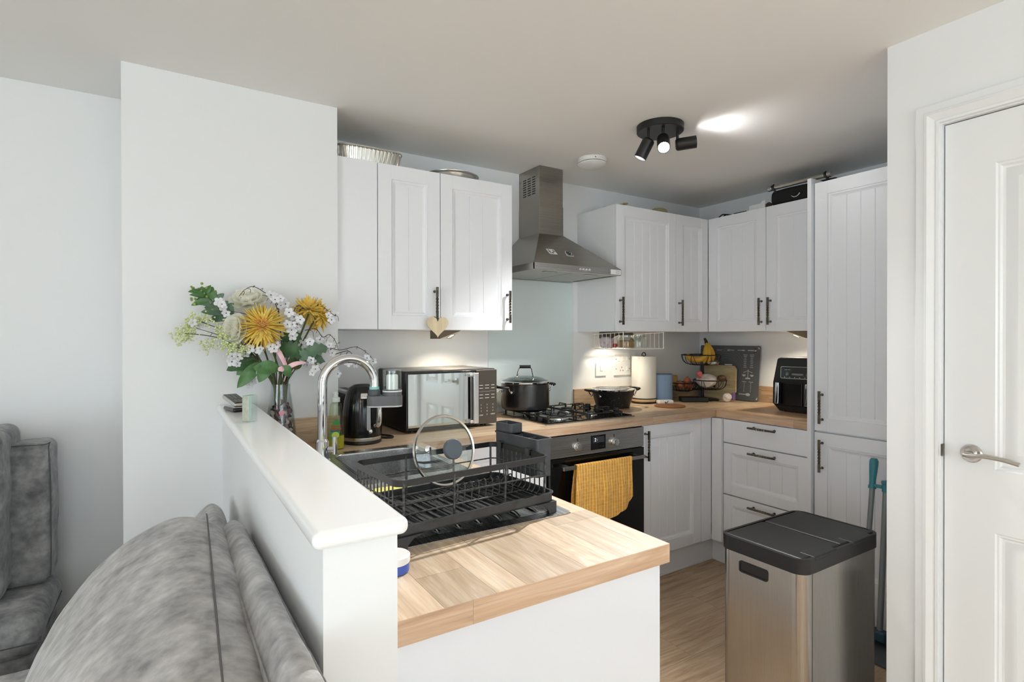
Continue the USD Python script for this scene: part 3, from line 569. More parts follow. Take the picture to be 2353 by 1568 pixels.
def under_light(label, M, sgn, k=1.):
    """Wedge light under a cabinet, tallest at the back and at one front corner (sgn -1 left, 1 right); M faces the room."""
    t = thing('cabinet_light', label, 'under-cabinet light', M[:3, 3])
    w, d, h = .112, .11, .040
    hull = np.array([(-w / 2, 0, -d / 2), (w / 2, 0, -d / 2), (w / 2, 0, d / 2), (-w / 2, 0, d / 2), (-w / 2, -h, -d / 2), (w / 2, -h, -d / 2), (sgn * w / 2, -h, d / 2)])
    part(t, 'housing', X(trimesh.convex.convex_hull(hull), M), HOUS, False)
    tri = np.array([hull[6], hull[5 if sgn < 0 else 4], hull[2 if sgn < 0 else 3]]); n = np.cross(tri[1] - tri[0], tri[2] - tri[0]); n /= np.linalg.norm(n)
    if n[1] > 0: n = -n
    ctr = tri.mean(0) + n * .0006; F = M @ facing(ctr, n)
    part(t, 'face_plate', X(T(trimesh.convex.convex_hull(np.vstack([tri * .97 + tri.mean(0) * .03, tri * .97 + tri.mean(0) * .03 + n * .0005])), (0, 0, 0)), M), mat(t.split('/')[-1] + '_plate', (196, 186, 168), .35, .5), False)
    part(t, 'bezel', X(lathe([(.017, .0002), (.0215, .0002), (.021, .0018), (.018, .002), (.017, .0002)], 32), F), SATIN, 30)
    part(t, 'lens', X(lathe([(0, .0008), (.0168, .0008)][::-1], 32), F), LAMPW, 30)
    p = M @ np.append(ctr + n * .014, 1); spot(t, p[:3], M[:3, :3] @ (n * .45 + np.array([0, -.85, -.40])), .012, UNDER_W * k, (1., .88, .68), 65, .8)
HOUS = mat('light_housing', (112, 100, 84), .5, .3)
under_light('bronze wedge light lit under the left wall cabinets behind the hanging heart', FB(1.142, -.225, ZB), -1)
under_light('bronze wedge light lit under the right wall cabinets above the air fryer', FR(3.055, -.885, ZB), 1)
under_light('dark wedge light mostly hidden behind the jars in the white wire basket', FB(2.30, -.140, ZB), -1, .55)

# ------------------------------------------------------------------ on top of the wall cabinets
FOIL = mat('foil', (214, 212, 206), .26, 1., bump=(90, .35))
def foil_tray(th, x0, x1, y0, y1, z, h, ribs, tilt=0):
    """Open foil roasting tin with ribbed walls and rolled rim."""
    cx, cy = (x0 + x1) / 2, (y0 + y1) / 2; hw, hd = (x1 - x0) / 2, (y1 - y0) / 2; n = 480; a = np.linspace(0, 2 * PI, n, endpoint=False)
    def loop(w, d, r, z_, rib=0):
        per = []
        for k in a:
            u, v_ = math.cos(k), math.sin(k); e = 5.0; q = (abs(u) ** e + abs(v_) ** e) ** (-1 / e); per.append((w * u * q, d * v_ * q, z_))
        p = np.array(per)
        if rib:
            s = np.concatenate([[0], np.cumsum(np.linalg.norm(np.diff(p[:, :2], axis=0), axis=1))]); off = rib * np.sign(np.sin(s / .0175 * 2 * PI)) * ((np.abs(p[:, 0]) < w * .86) | (np.abs(p[:, 1]) < d * .86))
            nr = p[:, :2] / np.array([w, d]) ** 2; nr /= np.linalg.norm(nr, axis=1, keepdims=True); p[:, :2] += nr * off[:, None]
        return p + [cx, cy, 0]
    ls = [loop(hw * .86, hd * .84, 0, z + .001), loop(hw * .90, hd * .87, 0, z + .006, ribs * .6), loop(hw * .965, hd * .95, 0, z + h - .008, ribs), loop(hw * .97, hd * .955, 0, z + h - .003), loop(hw, hd, 0, z + h), loop(hw, hd, 0, z + h - .004)]
    inn = [loop(hw * .95, hd * .935, 0, z + h - .002), loop(hw * .85, hd * .83, 0, z + .003)]
    f = []; v = np.vstack(ls + inn + [np.array([[cx, cy, z + .001]]), np.array([[cx, cy, z + .003]])])
    def bridge(i, j):
        for k in range(n): k2 = (k + 1) % n; f.append((i * n + k, i * n + k2, j * n + k2)); f.append((i * n + k, j * n + k2, j * n + k))
    for i in range(5): bridge(i, i + 1)
    bridge(5, 6); bridge(6, 7)
    for k in range(n): k2 = (k + 1) % n; f.append((8 * n, k2, k)); f.append((8 * n + 1, 7 * n + k, 7 * n + k2))
    m = trimesh.Trimesh(v, f, process=False)
    if tilt: m.apply_transform(trimesh.transformations.rotation_matrix(tilt, [0, 1, 0], (x1, cy, z)))
    return m
single('foil_tray', foil_tray(None, .600, .905, -.325, -.075, ZT + .0006, .066, .0034), FOIL, 'ribbed silver foil roasting tray on the left wall cabinets beside the chimney breast', 'foil tray', 25)
single('foil_tray', T(lathe([(0, .001), (.112, .001), (.118, .006), (.128, .030), (.140, .034), (.141, .037), (.138, .038), (.124, .033), (.112, .006), (0, .005)], 48), (1.190, -.185, ZT)), FOIL, 'shallow round silver foil dish on the cabinet left of the hood', 'foil tray', 25)
TAN = mat('card_tan', (176, 160, 120), .8)
single('wooden_spoon', [tube([(2.165, -.215, ZT + .006), (2.225, -.27, ZT + .014), (2.245, -.29, ZT + .020)], [.0045, .005, .006], 8), sphere((2.255, -.300, ZT + .023), .014, 2, (1.2, 1.2, .4))], TAN, 'thin pale wooden spoon on the cabinet right of the hood', 'spoon')
single('sponge', lumpy(rbox(2.505, 2.585, -.325, -.265, ZT + .0006, ZT + .030, .010, 3, 3), .004, 50), mat('sponge_olive', (150, 142, 100), .9), 'olive sponge lying on the wide wall cabinet by the corner', 'sponge')
single('bunched_cable', [lumpy(tube(curve([(2.985, -.42, ZT + .006), (2.97, -.45, ZT + .014), (2.985, -.49, ZT + .007), (2.962, -.52, ZT + .006), (2.958, -.60, ZT + .005)], 8), .0045, 8), 0, 1), tube(curve([(2.965, -.40, ZT + .005), (2.955, -.44, ZT + .016), (2.97, -.48, ZT + .006)], 8), .004, 8)], BLACKP, 'short black bunched cable lying on the right wall cabinets', 'cable')
t = thing('carton', 'small white carton standing on the right wall cabinets next to the black bag', 'box', (3.02, -.66, ZT))
part(t, 'box', rbox(2.985, 3.075, -.690, -.600, ZT + .0006, ZT + .040, .001, 1), WHITEP); part(t, 'flap', X(box(-.012, .012, 0, .001, 0, .050), frame((2.975, -.700, ZT + .0006), (0, -1, 0), (1, 0, .0))), WHITEP, False)
single('bottle_cap', X(lathe([(0, 0), (.016, 0), (.016, .012), (.013, .014), (0, .014)], 24), facing((2.985, -.733, ZT + .0175), (-1, -.25, .0))), mat('cap_maroon', (58, 32, 34), .5), 'dark round cap between the white carton and the black bag', 'cap')
t = thing('folded_bag', 'black folded fabric bag on the right wall cabinets under the steel rail', 'bag', (3.03, -.94, ZT))
bag = rbox(2.956, 3.13, -1.130, -.757, ZT + .0006, ZT + .0885, .022, 4, 8)
part(t, 'body', lumpy(bag, .006, 12), BLACKS, 60)
part(t, 'buckle', X(tube(curve([(-.024, .004, 0), (-.010, -.006, .002), (.010, -.004, .002), (.024, .010, 0)], 8), .0028, 8), FR(2.945, -.915, ZT + .030)), CHROME)
t = thing('towel_rail', 'brushed steel rail with black end brackets lying on the black bag', 'rail', (2.94, -.92, 2.16))
part(t, 'bar', cyl((2.950, -.770, 2.1755), (2.950, -1.088, 2.1755), .0125, 20), SATIN)
for y in (-.762, -1.096): part(t, 'end_cap', cyl((2.950, y - .010, 2.1755), (2.950, y + .010, 2.1755), .0165, 24), SATIN)
for y in (-.782, -1.076): part(t, 'bracket', tube(curve([(2.950, y, 2.1920), (2.934, y, 2.178), (2.943, y - .008, 2.158), (2.962, y - .02, 2.146), (3.00, y - .030, 2.148)], 6), .0055, 8), BLACKM)

# ------------------------------------------------------------------ heart
t = thing('wooden_heart', 'pale wooden heart hanging by a grey ribbon from a cabinet handle', 'heart ornament', (1.028, -.385, 1.36))
a = np.linspace(0, 2 * PI, 80, endpoint=False); hp = np.stack([16 * np.sin(a) ** 3, 13 * np.cos(a) - 5 * np.cos(2 * a) - 2 * np.cos(3 * a) - np.cos(4 * a)], 1) * .00325
heart = Polygon(hp).difference(Point(0, .022).buffer(.0028))
part(t, 'heart', X(T(ext(heart, .004), (0, 0, -.002)), FB(1.026, -.3905, 1.372)), wood('heart_wood', 'z', (216, 196, 160), (226, 208, 174), (234, 218, 186), .6, dark=.12, spread=.1))
rib = curve([(1.026, -.3905, 1.394), (1.0235, -.392, 1.43), (1.022, -.391, 1.48), (1.025, -.3885, 1.525), (1.030, -.382, 1.530), (1.033, -.3755, 1.52), (1.032, -.375, 1.48), (1.029, -.380, 1.44), (1.027, -.387, 1.394)], 8)
part(t, 'ribbon', tube(rib, .0032, 8, flat=.4), mat('ribbon_dark', (56, 54, 52), .6))

# ------------------------------------------------------------------ wire basket and jars
t = thing('wire_basket', 'white wire basket hung under the wall cabinet right of the hob', 'wire basket', (2.39, -.2, 1.3))
bx0, bx1, by0, by1, bz0, bz1 = 2.215, 2.545, -.325, -.075, 1.250, 1.338
def hang(x): return wire([(x, by0 + .0, ZB - .001), (x, by0, bz0 + .006), (x, by0 + .01, bz0), (x, by1 - .01, bz0), (x, by1, bz0 + .008), (x, by1, bz1)], .0018)
part(t, 'frame', [tube([(bx0, by0, bz1 - .01), (bx0, by0, bz0), (bx1, by0, bz0), (bx1, by0, ZB - .001)], .0030, 8), tube([(bx0, by0, ZB - .001), (bx0, by0, bz1 - .01)], .0030, 8), tube([(bx0, by1, bz1), (bx0, by1, bz0), (bx1, by1, bz0), (bx1, by1, bz1)], .0026, 8), tube([(bx0, by1, bz0), (bx0, by0, bz0)], .0026, 8), tube([(bx1, by1, bz0), (bx1, by0, bz0)], .0026, 8),
    tube([(bx0 - .006, by1, bz1), (bx1 + .006, by1, bz1)], .0026, 8), tube([(bx0, by1, bz1), (bx0, by0, bz1 + .010)], .0026, 8), tube([(bx1, by1, bz1), (bx1, by0, bz1 + .010)], .0026, 8)], WIREW)
for i in range(1, 7):
    y = by0 + (by1 - by0) * i / 7; part(t, 'wire', [tube([(bx0, y, bz1 + .010 * (1 - i / 7)), (bx0, y, bz0), (bx1, y, bz0), (bx1, y, bz1 + .010 * (1 - i / 7))], .0016, 6)], WIREW)
t = thing('glass_jar', 'clear clip-top glass jar in the middle of the white wire basket', 'jar', (2.400, -.245, bz0 + .004))
def jar(th, x, y, r, h, M): return part(th, 'glass', lathe([(0, .001), (r * .9, .001), (r, .008), (r, h * .62), (r * .86, h * .8), (r * .70, h * .86), (r * .70, h), (r * .64, h), (r * .64, h * .86), (r * .8, h * .78), (r - .003, h * .6), (r - .003, .008), (r * .86, .004), (0, .004)], 36, (x, y, bz0 + .003)), M, 40)
g = jar(t, 2.425, -.235, .056, .078, THING); part(t, 'lid', lathe([(0, 0), (.044, 0), (.044, .005), (.038, .009), (0, .010)], 30, (2.425, -.235, bz0 + .0815)), THING)
part(t, 'clip', [tube([(2.466, -.235, bz0 + .078), (2.486, -.235, bz0 + .068), (2.488, -.235, bz0 + .050), (2.480, -.235, bz0 + .040)], .0014, 6), tube([(2.425 + .041 * math.cos(a), -.235 + .041 * math.sin(a), bz0 + .074) for a in np.linspace(0, 2 * PI, 28)], .0014, 6)], SATIN)
t = thing('glass_jar', 'glass jar with brown contents and dark lid in the wire basket', 'jar', (2.300, -.245, bz0 + .004))
jar(t, 2.310, -.250, .052, .078, THING); part(t, 'contents', lathe([(0, .006), (.047, .006), (.048, .042), (.040, .048), (0, .050)], 28, (2.310, -.250, bz0 + .003)), mat('spice_brown', (168, 122, 60), .7, bump=(200, .6))); part(t, 'lid', lathe([(0, 0), (.042, 0), (.042, .012), (.039, .014), (0, .014)], 30, (2.310, -.250, bz0 + .0815)), mat('lid_brown', (70, 58, 46), .5))
t = thing('sweet_bag', 'small clear packet with white and red sweets in the wire basket', 'packet', (2.25, -.15, bz0 + .004))
part(t, 'packet', lumpy(rbox(2.224, 2.285, -.190, -.105, bz0 + .004, bz0 + .075, .020, 3, 4), .008, 40), mat('sweets_white', (226, 220, 222), .25, var=(38, (196, 170, 176))))
part(t, 'red_sweet', sphere((2.272, -.196, bz0 + .020), .014, 2), mat('sweet_red', (190, 62, 52), .3)); part(t, 'tie', lumpy(sphere((2.24, -.150, bz0 + .082), .012, 2, (1, .6, 1)), .005, 90), mat('packet_dark', (70, 52, 60), .4))

# ------------------------------------------------------------------ switches
t = thing('wall_switch', 'small white single switch plate on the back wall right of the splashback', 'switch', (2.328, 0, 1.115))
part(t, 'plate', rbox(2.285, 2.371, -.0095, -.0005, 1.074, 1.157, .003, 2), WHITEP); part(t, 'rocker', rbox(2.318, 2.338, -.0135, -.009, 1.106, 1.140, .002, 2), WHITEP)
t = thing('cooker_switch', 'large white double switch and socket plate behind the kitchen roll', 'switch', (2.51, 0, 1.145))
part(t, 'plate', rbox(2.438, 2.582, -.0105, -.0005, 1.072, 1.218, .003, 2), WHITEP)
for x, z in ((2.473, 1.18), (2.512, 1.18), (2.551, 1.18), (2.553, 1.118)): part(t, 'rocker', rbox(x - .009, x + .009, -.0145, -.010, z - .015, z + .015, .002, 2), WHITEP)
for x, z in ((2.453, 1.178), (2.571, 1.178), (2.453, 1.115), (2.571, 1.115)): part(t, 'screw', X(lathe([(0, 0), (.0032, 0), (0, .0012)], 12), facing((x, -.0105, z), (0, -1, 0))), mat('screw_dark_%d' % int(x * 1000 + z * 7000), (70, 68, 64), .5, .6))
part(t, 'socket_holes', [box(2.500 + i * .011, 2.504 + i * .011, -.0108, -.0100, 1.10, 1.108) for i in (-1, 1)] + [box(2.500, 2.504, -.0108, -.0100, 1.120, 1.129)], DARKGAP, False)

# ------------------------------------------------------------------ things on the back worktop, right of the hob
BLK = mat('pan_black', (24, 24, 25), .28, coat_weight=.3)
SPECK = usdkit.material(stage, L + 'granite_black', {'tc': ('geometry', {}), 'v': ('voronoi_texture', {'scale': 130., 'randomness': 1.}), 'n': ('noise_texture', {'scale': 60.}), 'lt': ('math', {'math_type': 'less_than', 'value2': .16}), 'gt': ('math', {'math_type': 'greater_than', 'value2': .5}), 'mu': ('math', {'math_type': 'multiply'}),
    'mc': ('mix_color', {'a': s2l((20, 20, 21)), 'b': s2l((178, 176, 172))}), 'p': ('principled_bsdf', {'roughness': .38})}, [('tc.position', 'v.vector'), ('tc.position', 'n.vector'), ('v.distance', 'lt.value1'), ('n.fac', 'gt.value1'), ('lt.value', 'mu.value1'), ('gt.value', 'mu.value2'), ('mu.value', 'mc.fac'), ('mc.result', 'p.base_color')], surface='p.BSDF')
def loop_handle(c, ang, r, z, w=.10, out=.045, drop=.0, rise=.0):
    """Side handle on a pan: grip and two metal arms. Returns (grip, arms)."""
    u = np.array([math.cos(ang), math.sin(ang), 0]); p = np.array([-math.sin(ang), math.cos(ang), 0]); o = np.array([c[0], c[1], z])
    A = [o + u * (r - .002) + s * p * w / 2 * .95 + [0, 0, -.022] for s in (-1, 1)]; B = [o + u * (r + .022) + s * p * w / 2 * 1.0 + [0, 0, rise * .6] for s in (-1, 1)]
    C = [o + u * (r + out) + s * p * w / 2 * .72 + [0, 0, rise] for s in (-1, 1)]
    grip = tube(curve([B[0], C[0], o + u * (r + out + .008) + [0, 0, rise], C[1], B[1]], 8), .0085, 12, flat=.8)
    arms = [tube(curve([A[i], A[i] + u * .010 + [0, 0, .004], B[i]], 6), .0032, 8) for i in (0, 1)] + [sphere(A[i] + u * .003, .0075, 2, (1, 1, 1)) for i in (0, 1)]
    return grip, arms
PX, PY, PZ = 1.630, -.188, .9325; PR = .130
t = thing('stock_pot', 'tall black stock pot with glass lid standing on the rear left burner', 'pot', (PX, PY, PZ))
part(t, 'pot', lathe([(0, 0), (PR * .86, 0), (PR * .97, .010), (PR, .028), (PR, .140), (PR + .003, .145), (PR - .003, .145), (PR - .004, .03), (0, .006)], 64, (PX, PY, PZ)), BLK, 30)
for ang in (3.25, .10):
    g, ar = loop_handle((PX, PY), ang, PR, PZ + .123, .10, .050, rise=.006); hp_ = part(t, 'handle', g, BLACKP, 50); part(hp_, 'bracket', ar, CHROME, 40, 'polished rivet bracket')
lidp = part(t, 'lid', lathe([(PR - .001, 0), (PR - .006, .008), (PR * .7, .024), (PR * .35, .033), (0, .036), (0, .033), (PR * .35, .030), (PR * .7, .021), (PR - .008, .004)], 56, (PX, PY, PZ + .146)), TINT, 40, 'domed glass lid')
part(lidp, 'rim', lathe([(PR - .006, .002), (PR + .004, -.001), (PR + .005, .005), (PR - .004, .010), (PR - .006, .002)], 56, (PX, PY, PZ + .146)), CHROME, 40)
uu = np.array([rgt[0], rgt[1], 0]) * 1.0; c_ = np.array([PX, PY, PZ + .146])
kk = part(lidp, 'lid_handle', [tube(curve([c_ + uu * (s * .052) + [0, 0, .026], c_ + uu * (s * .044) + [0, 0, .032], c_ + uu * (s * .034) + [0, 0, .072], c_ + uu * (s * .022) + [0, 0, .083]], 6), .0045, 8) for s in (-1, 1)] + [sphere(c_ + uu * s * .054 + [0, 0, .027], .009, 2, (1.3, 1, .4)) for s in (-1, 1)], CHROME, 40)
part(lidp, 'grip', tube([c_ - uu * .030 + [0, 0, .083], c_ + uu * .030 + [0, 0, .083]], .0088, 14), BLACKP, 40)
KX, KY = 2.245, -.205
single('trivet', T(lathe([(0, 0), (.098, 0), (.100, .003), (.098, .006), (0, .006)], 48), (KX, KY, ZW + .0006)), mat('cork_brown', (160, 112, 80), .8, var=(60, (138, 94, 66))), 'brown cork trivet under the speckled casserole pan', 'trivet')
KZ = ZW + .0072
t = thing('casserole_pan', 'low black speckled casserole pan with glass lid on the worktop', 'pan', (KX, KY, KZ))
part(t, 'pan', lathe([(0, 0), (.092, 0), (.098, .004), (.127, .100), (.129, .104), (.124, .104), (.096, .010), (0, .008)], 64, (KX, KY, KZ)), SPECK, 30)
for ang in (3.05, -.09):
    g, ar = loop_handle((KX, KY), ang, .122, KZ + .094, .095, .050, rise=.012); hp_ = part(t, 'handle', g, BLACKP, 50); part(hp_, 'bracket', ar, CHROME, 40)
lidp = part(t, 'lid', lathe([(.122, .000), (.11, .006), (.06, .010), (0, .011), (0, .009), (.06, .008), (.11, .003)], 48, (KX, KY, KZ + .105)), TINT, 40); part(lidp, 'rim', lathe([(.119, .001), (.130, -.002), (.131, .005), (.121, .007), (.119, .001)], 56, (KX, KY, KZ + .105)), CHROME, 40)

t = thing('kitchen_roll', 'tall white kitchen paper roll on a wooden stand', 'kitchen roll', (2.650, -.115, ZW))
rx, ry = 2.605, -.105
part(t, 'stand_base', lathe([(0, .0006), (.080, .0006), (.082, .008), (.078, .012), (0, .012)], 48, (rx, ry, ZW)), BLACKP)
part(t, 'wooden_ring', lathe([(.0, .012), (.078, .012), (.080, .016), (.080, .026), (.077, .029), (0, .029)], 48, (rx, ry, ZW)), mat('beech', (224, 190, 146), .5), 30)
part(t, 'seam', lathe([(0, .029), (.081, .029), (.081, .0325), (0, .0325)], 48, (rx, ry, ZW)), BLACKM)
part(t, 'paper', lathe([(.020, .033), (.076, .033), (.0775, .036), (.0775, .298), (.076, .300), (.020, .300)], 56, (rx, ry, ZW)), mat('kitchen_paper', (238, 236, 228), .9, bump=(160, .5)), 40)
part(t, 'pole', tube([(rx, ry, ZW + .03), (rx, ry, ZW + .305)], .006, 10), BLACKM)
part(t, 'finger_loop', tube([(rx + rgt[0] * .012 * math.cos(a), ry + rgt[1] * .012 * math.cos(a), ZW + .308 + .016 * math.sin(a)) for a in np.linspace(-.4, PI + .4, 20)], .003, 8), BLACKM)
t = thing('storage_canister', 'light blue canister standing beside the kitchen roll', 'canister', (2.775, -.095, ZW))
BLUEM = mat('canister_blue', (150, 180, 216), .4); bx, by = 2.775, -.100
cs_ = T(ext(Point(0, 0).buffer(.078, quad_segs=16), .170), (bx, by, ZW + .006)); cs_.vertices[:, 1] = by + (cs_.vertices[:, 1] - by) * .8
part(t, 'body', cs_, BLUEM, 40); cl = T(ext(Point(0, 0).buffer(.0785, quad_segs=16).difference(Point(0, 0).buffer(.072, quad_segs=16)), .003), (bx, by, ZW + .176)); cl.vertices[:, 1] = by + (cl.vertices[:, 1] - by) * .8
part(t, 'rim', cl, mat('canister_rim', (90, 110, 140), .4)); fb_ = T(ext(Point(0, 0).buffer(.076, quad_segs=16), .006), (bx, by, ZW + .0003)); fb_.vertices[:, 1] = by + (fb_.vertices[:, 1] - by) * .8
part(t, 'foot', fb_, mat('canister_foot', (60, 70, 90), .5))
t = thing('pill_box', 'small white plastic gadget with a black tick mark in front of the blue canister', 'gadget', (2.690, -.21, ZW))
gx, gy = 2.668, -.225; M = facing((gx, gy, ZW + .0006), (0, 0, 1)); Rg = trimesh.transformations.rotation_matrix(-.45, [0, 0, 1], (gx, gy, 0))
part(t, 'case', X(rbox(gx - .050, gx + .050, gy - .028, gy + .028, ZW + .0006, ZW + .0250, .010, 3), Rg), WHITEP, 40)
part(t, 'tick', X(X(ext(Polygon([(-.014, .004), (-.008, .005), (-.004, -.003), (.010, .009), (.014, .008), (-.003, -.008), (-.008, -.006)]), .0006), frame((gx, gy - .0283, ZW + .0125), (1, 0, 0))), Rg), BLACKM, False)
single('round_mat', T(lathe([(0, 0), (.090, 0), (.092, .003), (.090, .007), (0, .007)], 48), (2.59, -.335, ZW + .0006)), mat('terracotta_mat', (156, 104, 68), .8, var=(50, (138, 90, 58))), 'flat round brown mat on the worktop in front of the white gadget', 'mat')

# pastry board and chopping board lean on the right wall
t = thing('pastry_board', 'grey printed pastry mat board leaning on the right wall', 'pastry board', (3.24, -.28, ZW))
lean = math.atan2(.028, .36); o = np.array([3.2180, -.038, ZW + .004]); MP = frame(o, (0, -1, 0), (math.sin(lean), 0, math.cos(lean)))
PRINT = mat('print_pale', (186, 190, 192), .6)
part(t, 'board', X(T(ext(rrect(0, .467, 0, .362, .008), .004), (0, 0, -.004)), MP), mat('board_grey', (92, 95, 98), .5))
rng_ = [X(T(ext(Point(.215, .185).buffer(r, quad_segs=20).difference(Point(.215, .185).buffer(r - .0013, quad_segs=20)), .0004), (0, 0, 0)), MP) for r in (.155, .14, .125, .11, .095)]
part(t, 'printed_circles', rng_, mat('print_dim', (128, 132, 136), .6), False)
def pm(poly): return X(ext(poly, .0005), MP)
bal = [pm(sbox(.384, .150, .388, .205)), pm(Polygon([(.366, .142), (.406, .142), (.400, .152), (.372, .152)]))]
for s in (-1, 1): bal += [pm(affinity.rotate(sbox(.386, .196, .386 + .030, .199) if s > 0 else sbox(.386 - .030, .196, .386, .199), s * -22, origin=(.386, .197))), pm(Point(.386 + s * .029, .172).buffer(.013).intersection(sbox(0, 0, .5, .172))), pm(Point(.386 + s * .029, .186).buffer(.0035))]
part(t, 'printed_scales', bal, PRINT, False)
part(t, 'printed_spoon', [pm(sbox(.325, .038, .380, .044).union(affinity.scale(Point(.392, .041).buffer(.012), 1.4, .8)))], PRINT, False)
part(t, 'printed_utensils', [pm(sbox(.135, .329, .175, .333)), pm(sbox(.245, .329, .275, .333)), pm(affinity.scale(Point(.232, .331).buffer(.009), 1.2, .5)), pm(affinity.scale(Point(.345, .331).buffer(.009), 1.2, .5)), pm(sbox(.30, .329, .335, .333)), pm(sbox(.378, .328, .418, .334))], PRINT, False)
part(t, 'badge', pm(Point(.430, .331).buffer(.013)), BLACKM, False); part(t, 'lettering', X(T(text('C8', .012, bold=True), (.430, .331, .0005)), MP), WHITEP, False)
part(t, 'printed_text', [pm(sbox(xx - w / 2, yy_, xx + w / 2, yy_ + .004)) for xx in (.362, .410) for yy_, w in [(.300, .030), (.290, .026)] + [(.278 - i * .012, .016 + .006 * ((i * 7) % 3) / 2) for i in range(6)]] + [pm(sbox(xx - w / 2, yy_, xx + w / 2, yy_ + .004)) for xx in (.362, .410) for yy_, w in [(.122, .030)] + [(.112 - i * .0105, .006) for i in range(6)]], PRINT, False, None, 'stuff')
part(t, 'corner_mark', pm(Polygon([(.448, .012), (.462, .012), (.462, .030)])), PRINT, False); part(t, 'corner_mark', pm(Polygon([(.448, .352), (.462, .352), (.462, .336)])), PRINT, False)
t = thing('chopping_board', 'pale wooden chopping board with cut corners leaning on the grey pastry board', 'chopping board', (3.18, -.25, ZW))
MW = frame((3.1715, -.120, ZW + .0055), (0, -1, 0), (math.sin(lean), 0, math.cos(lean)))
wb = Polygon([(0, .02), (.02, 0), (.188, 0), (.250, .055), (.245, .205), (.232, .222), (.0, .225)]).buffer(.004)
part(t, 'board', X(T(ext(wb, .014), (0, 0, -.007)), MW), wood('board_pale', 'y', (172, 156, 118), (196, 180, 140), (212, 198, 160), .6, dark=.2, spread=.2))
part(t, 'knot', X(T(ext(Point(.205, .150).buffer(.0022), .0005), (0, 0, .007)), MW), DARKGAP, False)
part(t, 'label_strip', X(T(ext(sbox(.160, .2295, .215, .236), .004), (0, 0, -.002)), MW), WHITEP, False)

# fruit stand with three bowls
FX, FY = 3.055, -.205
t = thing('fruit_stand', 'black wire fruit stand with three tiered bowls in the corner', 'fruit stand', (FX, FY, ZW))
part(t, 'base', lathe([(0, .0006), (.104, .0006), (.106, .005), (.098, .010), (.03, .016), (.014, .022), (0, .022)], 48, (FX, FY, ZW)), BLACKM, 30)
part(t, 'post', [tube([(FX, FY, ZW + .02), (FX, FY, ZW + .236)], .0095, 16), tube([(FX, FY, ZW + .07), (FX - .075, FY + .02, ZW + .075)], .006, 10), tube([(FX, FY, ZW + .13), (FX + .01, FY - .09, ZW + .095)], .006, 10)], BLACKM)
def bowl(c, r, h):
    x, y, z = c; ms = [tube([(x + r * math.cos(a), y + r * math.sin(a), z + h) for a in np.linspace(0, 2 * PI, 40, endpoint=False)], .0032, 8, True), tube([(x + .45 * r * math.cos(a), y + .45 * r * math.sin(a), z) for a in np.linspace(0, 2 * PI, 28, endpoint=False)], .0026, 8, True), lathe([(0, -.001), (r * .45, -.001), (r * .45, .001), (0, .001)], 28, c)]
    for k in range(14):
        a = k * 2 * PI / 14; sw = .18 if k % 2 else -.18
        q = [(x + rr_ * math.cos(a + sw * tt), y + rr_ * math.sin(a + sw * tt), z + zz) for tt, rr_, zz in ((0, r * .44, 0), (.3, r * .72, h * .10), (.6, r * .92, h * .45), (1, r, h))]; ms.append(tube(curve(q, 4), .0018, 6))
    return ms
B1, B2, B3 = (FX - .015, FY + .0, ZW + .238), (FX - .040, FY - .090, ZW + .080), (FX - .098, FY + .082, ZW + .060)
part(t, 'top_bowl', bowl(B1, .128, .066), BLACKM, 40); part(t, 'middle_bowl', bowl(B2, .105, .062), BLACKM, 40); part(t, 'bottom_bowl', bowl(B3, .088, .055), BLACKM, 40)
BAN = mat('banana_yellow', (222, 182, 62), .5, var=(14, (198, 150, 52))); BANT = mat('banana_tip', (52, 44, 26), .7)
def banana(p, r=.0165):
    c = curve(p, 8); n = len(c); rad = r * np.sin(np.linspace(.28, PI - .2, n)) ** .5; return tube(c, rad, 10)
t = thing('banana_bunch', 'bunch of yellow bananas standing in the top fruit bowl', 'bananas', (B1[0], B1[1], B1[2] + .01))
top = np.array([B1[0] + .012, B1[1] - .035, B1[2] + .155])
for dx, dy in ((-.040, -.030), (-.012, -.048), (.018, -.050)): part(t, 'banana', banana([top + [dx * .12, dy * .12, -.012], top + [dx * .8, dy * .5 - .002, -.060], top + [dx * 1.1, dy * .7, -.105], top + [dx * .8, dy * .3 + .006, -.142]]), BAN, 60)
part(t, 'stalk', tube(curve([top + [0, 0, -.016], top + [-.004, .004, .006], top + [-.008, .012, .022]], 5), [.012, .0115, .011, .0105, .010, .0095, .009, .0085, .008, .0078, .0076], 10), BANT, 60)
single('banana', banana([(B1[0] - .098, B1[1] + .040, B1[2] + .066), (B1[0] - .085, B1[1] + .01, B1[2] + .042), (B1[0] - .06, B1[1] - .03, B1[2] + .036), (B1[0] - .040, B1[1] - .075, B1[2] + .062)], .023), BAN, 'single loose banana lying at the left side of the top fruit bowl', 'banana', 60)
single('snack_packet', lumpy(X(rbox(-.040, .040, -.016, .016, 0, .085, .014, 3, 6), frame((B1[0] + .082, B1[1] - .030, B1[2] + .018), (.6, -.8, 0), (.5, -.75, .8))), .007, 40), mat('foil_packet', (206, 206, 208), .22, .8, var=(22, (150, 112, 92))), 'crumpled silver packet at the right of the top fruit bowl', 'packet', 50)
PLAS = mat('bread_bag', (224, 218, 216), .3, var=(30, (196, 184, 182)))
t = thing('bread_bag', 'crumpled clear and white bread bag in the middle fruit bowl', 'bread bag', (B2[0], B2[1], B2[2] + .004))
part(t, 'bag', lumpy(sphere((B2[0] - .012, B2[1] + .012, B2[2] + .056), .058, 4, (1.1, 1.1, .82)), .015, 26, 2), PLAS, 60); part(t, 'red_tie', lumpy(sphere((B2[0] - .075, B2[1] + .025, B2[2] + .098), .020, 3, (.7, 1, 1.2)), .008, 60), mat('packet_pink', (206, 104, 98), .4))
